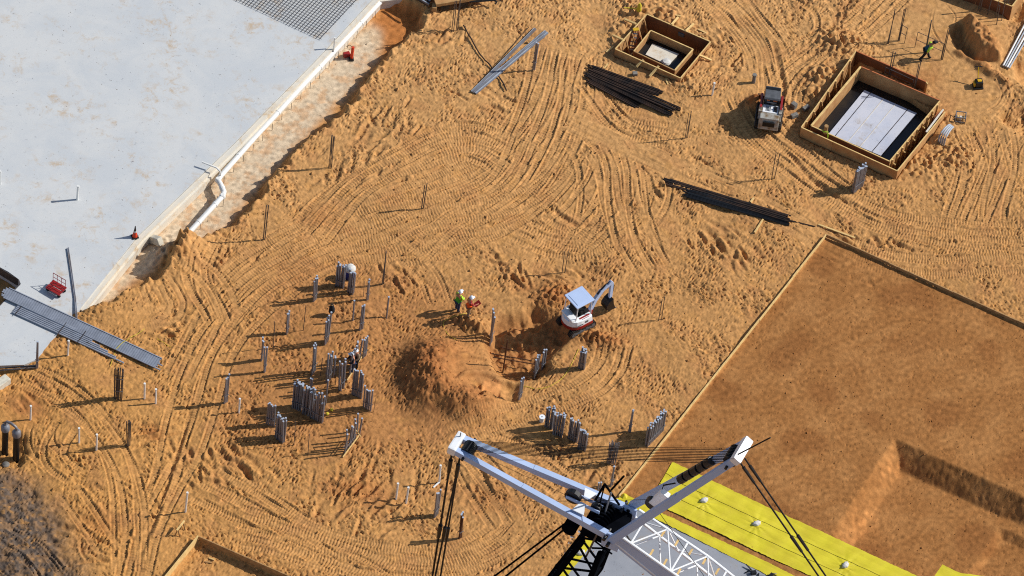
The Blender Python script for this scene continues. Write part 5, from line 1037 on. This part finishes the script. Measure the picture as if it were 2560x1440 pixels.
for (p, lbl) in (((1760, 1254), 'white sandbag on the yellow sheet nearest the crane strut'), ((1891, 1312), 'white sandbag in the middle of the yellow sheet'), ((2113, 1416), 'white sandbag near the bottom border on the yellow sheet'), ((1452, 1385), 'white sandbag seen through the black crane boom')):
    q = P(*p); me_ = bpy.data.meshes.new('sandbag'); bm = bmesh.new(); bmesh.ops.create_icosphere(bm, subdivisions=3, radius=1)
    for v in bm.verts:
        c0 = v.co.copy(); v.co = Vector((c0.x*.26*(1-.25*c0.x*c0.x*0), c0.y*.17, c0.z*.13)); v.co *= 1+.10*math.sin(c0.x*7+c0.y*5)+.06*math.sin(c0.z*9+c0.x*11); 
        if c0.x > .8: v.co.y *= .55
    bm.to_mesh(me_); bm.free(); me_.materials.append(M['sandbag']); [setattr(pl, 'use_smooth', True) for pl in me_.polygons]
    o = bpy.data.objects.new('sandbag', me_); col.objects.link(o); o.location = q+UPV*.13; o.rotation_euler = (0, 0, rnd.uniform(.2, 1.2)); tag(o, lbl, 'sandbag', 'sandbags on the yellow sheet')
q = P(1905, 1440); t = thing('cable_heap', q, 'heap of dark tools and cables on the grey slab at the bottom border', 'cable heap')
for k in range(9):
    a = q+Vector((rnd.uniform(-.8, .8), rnd.uniform(-.5, .3), .05)); mb = MB(); mb.tube([a, a+Vector((rnd.uniform(-.4, .4), rnd.uniform(-.3, .3), .15)), a+Vector((rnd.uniform(-.6, .6), rnd.uniform(-.4, .4), 0))], .04, 5); mb.build('cable', 'black_steel', t)
for k in range(3): mb = MB(); mb.box(q+Vector((-.5+.5*k, rnd.uniform(-.3, .2), .12)), (.3, .2, .24), rnd.uniform(0, 2)); mb.build('tool', 'black_steel', t, bevel=.02)
# ------------------------------------------------------------------ luffing crane
HC = G(1545, 1305, 40.0); u_ = Vector((.94, -.342, 0)).normalized(); v_ = Vector((.342, .94, 0)).normalized()
def cp(px, py, off=0.):                    # photo point on the crane's own upright plane (off metres to its far side)
    d = ray(px, py); o_ = HC+v_*off; k = (o_-CAM).dot(v_)/d.dot(v_); return CAM+d*k
cr = thing('luffing_crane', HC, 'tall white and black lattice crane with two box section struts and ropes', 'crane')
def child(mb, name, material, parent=cr, **k): return mb.build(name, material, parent, **k)
T1, T2 = cp(1143, 1110), cp(1852, 1128)
def strut(Tp, hw0, hw1, wd, ht, name, base):
    legs = []
    d = (Tp-base).normalized(); up_ = d.cross(v_).normalized(); up_ = up_ if up_.z > 0 else -up_
    for sg in (-1, 1):
        a, c_ = base+v_*sg*hw0, Tp+v_*sg*hw1; mb = MB(); n = 8
        for k in range(1):
            mid = a.lerp(c_, .55); mb.beam(a, mid, wd, ht*1.0, up=up_); mb.beam(mid-(c_-mid).normalized()*.02, c_, wd*.97, ht*.9, up=up_)
        lg = child(mb, 'strut_leg', 'crane_grey'); legs.append(lg)
        e = a.lerp(c_, .0); mb = MB(); mb.cyl(e-v_*.38, e+v_*.38, .09, 10); child(mb, 'hinge_pin', 'black_steel', lg)
    mb = MB(); mb.box(Tp+d*.05, (.42, hw1*2+wd+.12, ht*1.25), ax=(d, v_, up_)); hd_ = child(mb, 'head_block', 'white_paint', bevel=.09)
    for k in range(9): y = (k-4)*hw1*2/11; c0 = Tp-d*.62+v_*y; mb = MB(); mb.cyl(c0-v_*.022, c0+v_*.022, .34, 16); child(mb, 'sheave', 'black_steel', hd_)
    mb = MB(); c0 = Tp-d*.62; mb.cyl(c0-v_*(hw1+.35), c0+v_*(hw1+.35), .07, 10); child(mb, 'sheave_axle', 'black_steel', hd_)
    return d, up_
B1, B2 = HC-u_*.15, HC+u_*.15
d1, up1 = strut(T1, .95, .40, .29, .40, 'left', B1); d2, up2 = strut(T2, 1.2, .55, .29, .37, 'right', B2)
for (T_, base, up_) in ((T1, B1, up1),):
    for sg in (-1, 1):
        a = base.lerp(T_, .2)+v_*sg*.75; mb = MB(); mb.quad_prism([a+up_*.28+(T_-base).normalized()*s1*w1 for s1, w1 in ((-1, .32), (1, .32))]+[base.lerp(T_, .2)+v_*sg*.15+up_*.34+(T_-base).normalized()*s1*w1 for s1, w1 in ((1, .12), (-1, .12))],
            [a+up_*.33+(T_-base).normalized()*s1*w1 for s1, w1 in ((-1, .32), (1, .32))]+[base.lerp(T_, .2)+v_*sg*.15+up_*.39+(T_-base).normalized()*s1*w1 for s1, w1 in ((1, .12), (-1, .12))]); child(mb, 'cross_bracket', 'white_paint')
    c0 = base.lerp(T_, .2)+up_*.3; d = (T_-base).normalized()
    mb = MB(); mb.beam(c0-d*.9+v_*.2, c0+d*.9+v_*.2, .05, .2); mb.beam(c0-d*.9-v_*.2, c0+d*.9-v_*.2, .05, .2); pf = child(mb, 'sheave_cage', 'crane_grey')
    for s1, r_ in ((-.65, .26), (.6, .42)): mb = MB(); mb.cyl(c0+d*s1-v_*.12, c0+d*s1+v_*.12, r_, 18); child(mb, 'sheave', 'black_steel', pf)
# fittings on the right strut
c0 = B2.lerp(T2, .28); mb = MB(); mb.cyl(c0-v_*.1-up2*.0, c0+v_*.1, .42, 18); child(mb, 'guide_sheave', 'black_steel'); mb = MB(); mb.beam(c0, B2.lerp(T2, .40)+up2*.15, .3, .5, up=up2); child(mb, 'sheave_arm', 'white_paint', bevel=.05)
for k in range(5): q = B2.lerp(T2, .5+.055*k)+v_*.55+up2*.12; mb = MB(); mb.cyl(q-d2*.22, q+d2*.22, .24, 12); child(mb, 'hose_reel', 'black_steel', bevel=.02)
mb = MB(); mb.tube([B2.lerp(T2, .38)+up2*.3, B2.lerp(T2, .42)+up2*.5+v_*.1, B2.lerp(T2, .48)+v_*.18+up2*.25], .04, 6); child(mb, 'hose', 'rope')
mb = MB(); a = cp(1845, 1136, -.6); mb.cyl(a, cp(1926, 1094, -.6), .035, 6); child(mb, 'wind_mast', 'rope')
mb = MB(); a = cp(1148, 1104, .3); mb.cyl(a, cp(1152, 1082, .3), .03, 5); child(mb, 'lamp_rod', 'steel_flat')
# ropes between the strut heads and pendants
for k in range(10):
    o_ = v_*((k-4.5)*.10); a, c_ = T1-d1*.62+up1*.3+o_*.75, T2-d2*.62+up2*.0+o_*1.15; n = 14; mb = MB(); mb.tube([a.lerp(c_, i/n)-UPV*(.16*4*(i/n)*(1-i/n)) for i in range(n+1)], .021, 4); child(mb, 'rope', 'rope')
for (pts, off, r_) in (([(1250, 1150), (1560, 1150), (1835, 1147)], -.9, .014), ([(1330, 1254), (1450, 1252), (1630, 1249)], .0, .018), ([(1205, 1140), (1420, 1240)], -.2, .012), ([(1640, 1270), (1760, 1440), (1790, 1490)], -.6, .018)):
    mb = MB(); mb.tube([cp(*p, off) for p in pts], r_, 4); child(mb, 'rope', 'rope')
for (a, c_, off, r_) in (((1130, 1130), (1078, 1460), -.5, .06), ((1150, 1142), (1084, 1460), -.42, .055), ((1150, 1142), (1098, 1460), .45, .05), ((1846, 1150), (2060, 1460), -.45, .045), ((1862, 1146), (2078, 1460), .45, .045)):
    p, q = cp(*a, off), cp(*c_, off); d = (q-p).normalized(); q = q+d*8; mb = MB(); mb.cyl(p, q, r_, 6); pn_ = child(mb, 'pendant', 'rope')
    for f in np.linspace(.06, .9, 4): c0 = p.lerp(q, float(f)); mb = MB(); mb.cyl(c0-d*.5, c0+d*.5, r_*1.9, 8, r_*1.5); child(mb, 'pendant_link', 'black_steel', pn_)
# lattice boom (black, down to the ground) and jib (white)
def lattice(p0, p1, w0, w1, dp, nb, material, ladder=False, name='boom', plate=0):
    d = (p1-p0).normalized(); up_ = d.cross(v_).normalized(); L_ = (p1-p0).length; ch = {}; lr = .065 if material == 'crane_black' else .04
    for sg in (-1, 1):
        for ht in (0, 1):
            a, c_ = p0+v_*sg*w0+up_*ht*dp*.6, p0+v_*sg*w1+d*min(4., L_*.5)+up_*ht*dp; e = p1+v_*sg*w1+up_*ht*dp; mb = MB(); mb.tube([a, c_, e], .15 if material == 'crane_black' else .075, 8); child(mb, name+'_chord', material, smooth=True); ch[(sg, ht)] = (a, c_, e)
    def at_(sg, ht, s_):
        a, c_, e = ch[(sg, ht)]; l1 = (c_-a).length; return a.lerp(c_, s_/l1) if s_ < l1 else c_.lerp(e, (s_-l1)/(e-c_).length)
    for k in range(nb):
        s0, s1 = .5+(L_-1)*k/nb, .5+(L_-1)*(k+1)/nb; mb = MB()
        for ht in (0, 1):
            s2 = (s0+s1)/2; mb.cyl(at_(-1, ht, s0), at_(1, ht, s2), lr, 6); mb.cyl(at_(1, ht, s2), at_(-1, ht, s1), lr, 6)
        for sg in (-1, 1): s2 = (s0+s1)/2; mb.cyl(at_(sg, 0, s0), at_(sg, 1, s2), lr, 6); mb.cyl(at_(sg, 1, s2), at_(sg, 0, s1), lr, 6)
        mb.cyl(at_(-1, 1, s0), at_(1, 1, s0), .05, 6); child(mb, name+'_lacing', material)
    if ladder:
        for k in range(int(L_/.8)):
            if k < 2: continue
            for sg in (-1, 1): a = at_(sg, 1, .8*k)-v_*sg*.1; c_ = a-v_*sg*.42; mb = MB(); mb.beam(a-up_*.06, c_-up_*.06, .1, .03); child(mb, name+'_rung', 'lumber') if k < 24 else None
    if plate:
        mb = MB(); a = p0-v_*w0-up_*.1; mb.quad_prism([a-up_*.1-v_*.05, a+d*5.4-v_*(w1-w0)-up_*.1-v_*.05, a+d*5.4-v_*(w1-w0)-up_*.1, a-up_*.1], [a+up_*dp*.6-v_*.05, a+d*5.4-v_*(w1-w0)+up_*(dp+.1)-v_*.05, a+d*5.4-v_*(w1-w0)+up_*(dp+.1), a+up_*dp*.6]); child(mb, name+'_side_plate', 'crane_grey')
    return at_, up_
ja, jb = cp(1560, 1322), cp(1722, 1450); jd = (jb-ja).normalized()
at_j, upj = lattice(ja-upj*0 if False else ja, ja+jd*22, .95, 1.0, 1.1, 9, 'white_paint', True, 'jib', 1)
ba, bb = cp(1478, 1318), cp(1383, 1440); bd_ = (bb-ba).normalized(); bl = -ba.z/bd_.z
at_b, upb = lattice(ba, ba+bd_*bl, .95, 1.1, 1.7, int(bl/2.2), 'crane_black', False, 'boom')
# boom head: dark sheave nest, walkway frames and hinge plates
mb = MB(); mb.box(HC-UPV*.55-u_*.55, (1.9, 1.7, .9), ax=(u_, v_, UPV)); child(mb, 'boom_head', 'crane_black', bevel=.08)
for sg in (-1, 1):
    mb = MB(); a = HC+v_*sg*.95; mb.box(a-UPV*.35+u_*.1, (.9, .14, 1.1), ax=(u_, v_, UPV)); child(mb, 'hinge_plate', 'crane_grey', bevel=.05)
for k in range(6): c0 = HC-u_*.75+v_*((k-2.5)*.2)-UPV*.1; mb = MB(); mb.cyl(c0-v_*.04, c0+v_*.04, .42, 16); child(mb, 'head_sheave', 'crane_black')
for (a, c_, off, off2, r_, mt) in (((1462, 1398), (1500, 1320), -.9, -.9, .05, 'galv_dark'), ((1478, 1268), (1512, 1210), .3, .5, .06, 'crane_black'), ((1512, 1210), (1548, 1262), .5, .6, .06, 'crane_black'), ((1512, 1210), (1492, 1290), .5, .2, .04, 'crane_black'), ((1528, 1232), (1510, 1290), .4, 0, .05, 'steel_flat'), ((1490, 1268), (1545, 1350), .0, -.2, .09, 'crane_black'), ((1500, 1262), (1452, 1330), 0, -.4, .05, 'crane_black'), ((1520, 1290), (1600, 1400), .2, .2, .05, 'machine_grey'), ((1545, 1310), (1620, 1410), .5, .5, .05, 'machine_grey'), ((1500, 1280), (1530, 1262), .2, .4, .04, 'crane_black'), ((1528, 1225), (1560, 1190), .5, .5, .05, 'crane_black'), ((1470, 1340), (1530, 1385), -.3, -.6, .05, 'crane_black'), ((1480, 1370), (1530, 1372), -.6, -.6, .05, 'crane_black')):
    mb = MB(); mb.cyl(cp(*a, off), cp(*c_, off2), r_, 6); child(mb, 'walkway_bar', mt)
for (a, c_, off) in (((1425, 1312), (1240, 1460), -.2), ((1418, 1305), (1210, 1460), .5)):
    p, q = cp(*a, off), cp(*c_, off); mb = MB(); mb.cyl(p, q+(q-p).normalized()*6, .05, 6); child(mb, 'backstay', 'crane_black')
c0 = cp(1432, 1308, .2); mb = MB(); mb.cyl(c0-v_*.5, c0+v_*.5, .36, 16); child(mb, 'boom_pulley', 'crane_black')
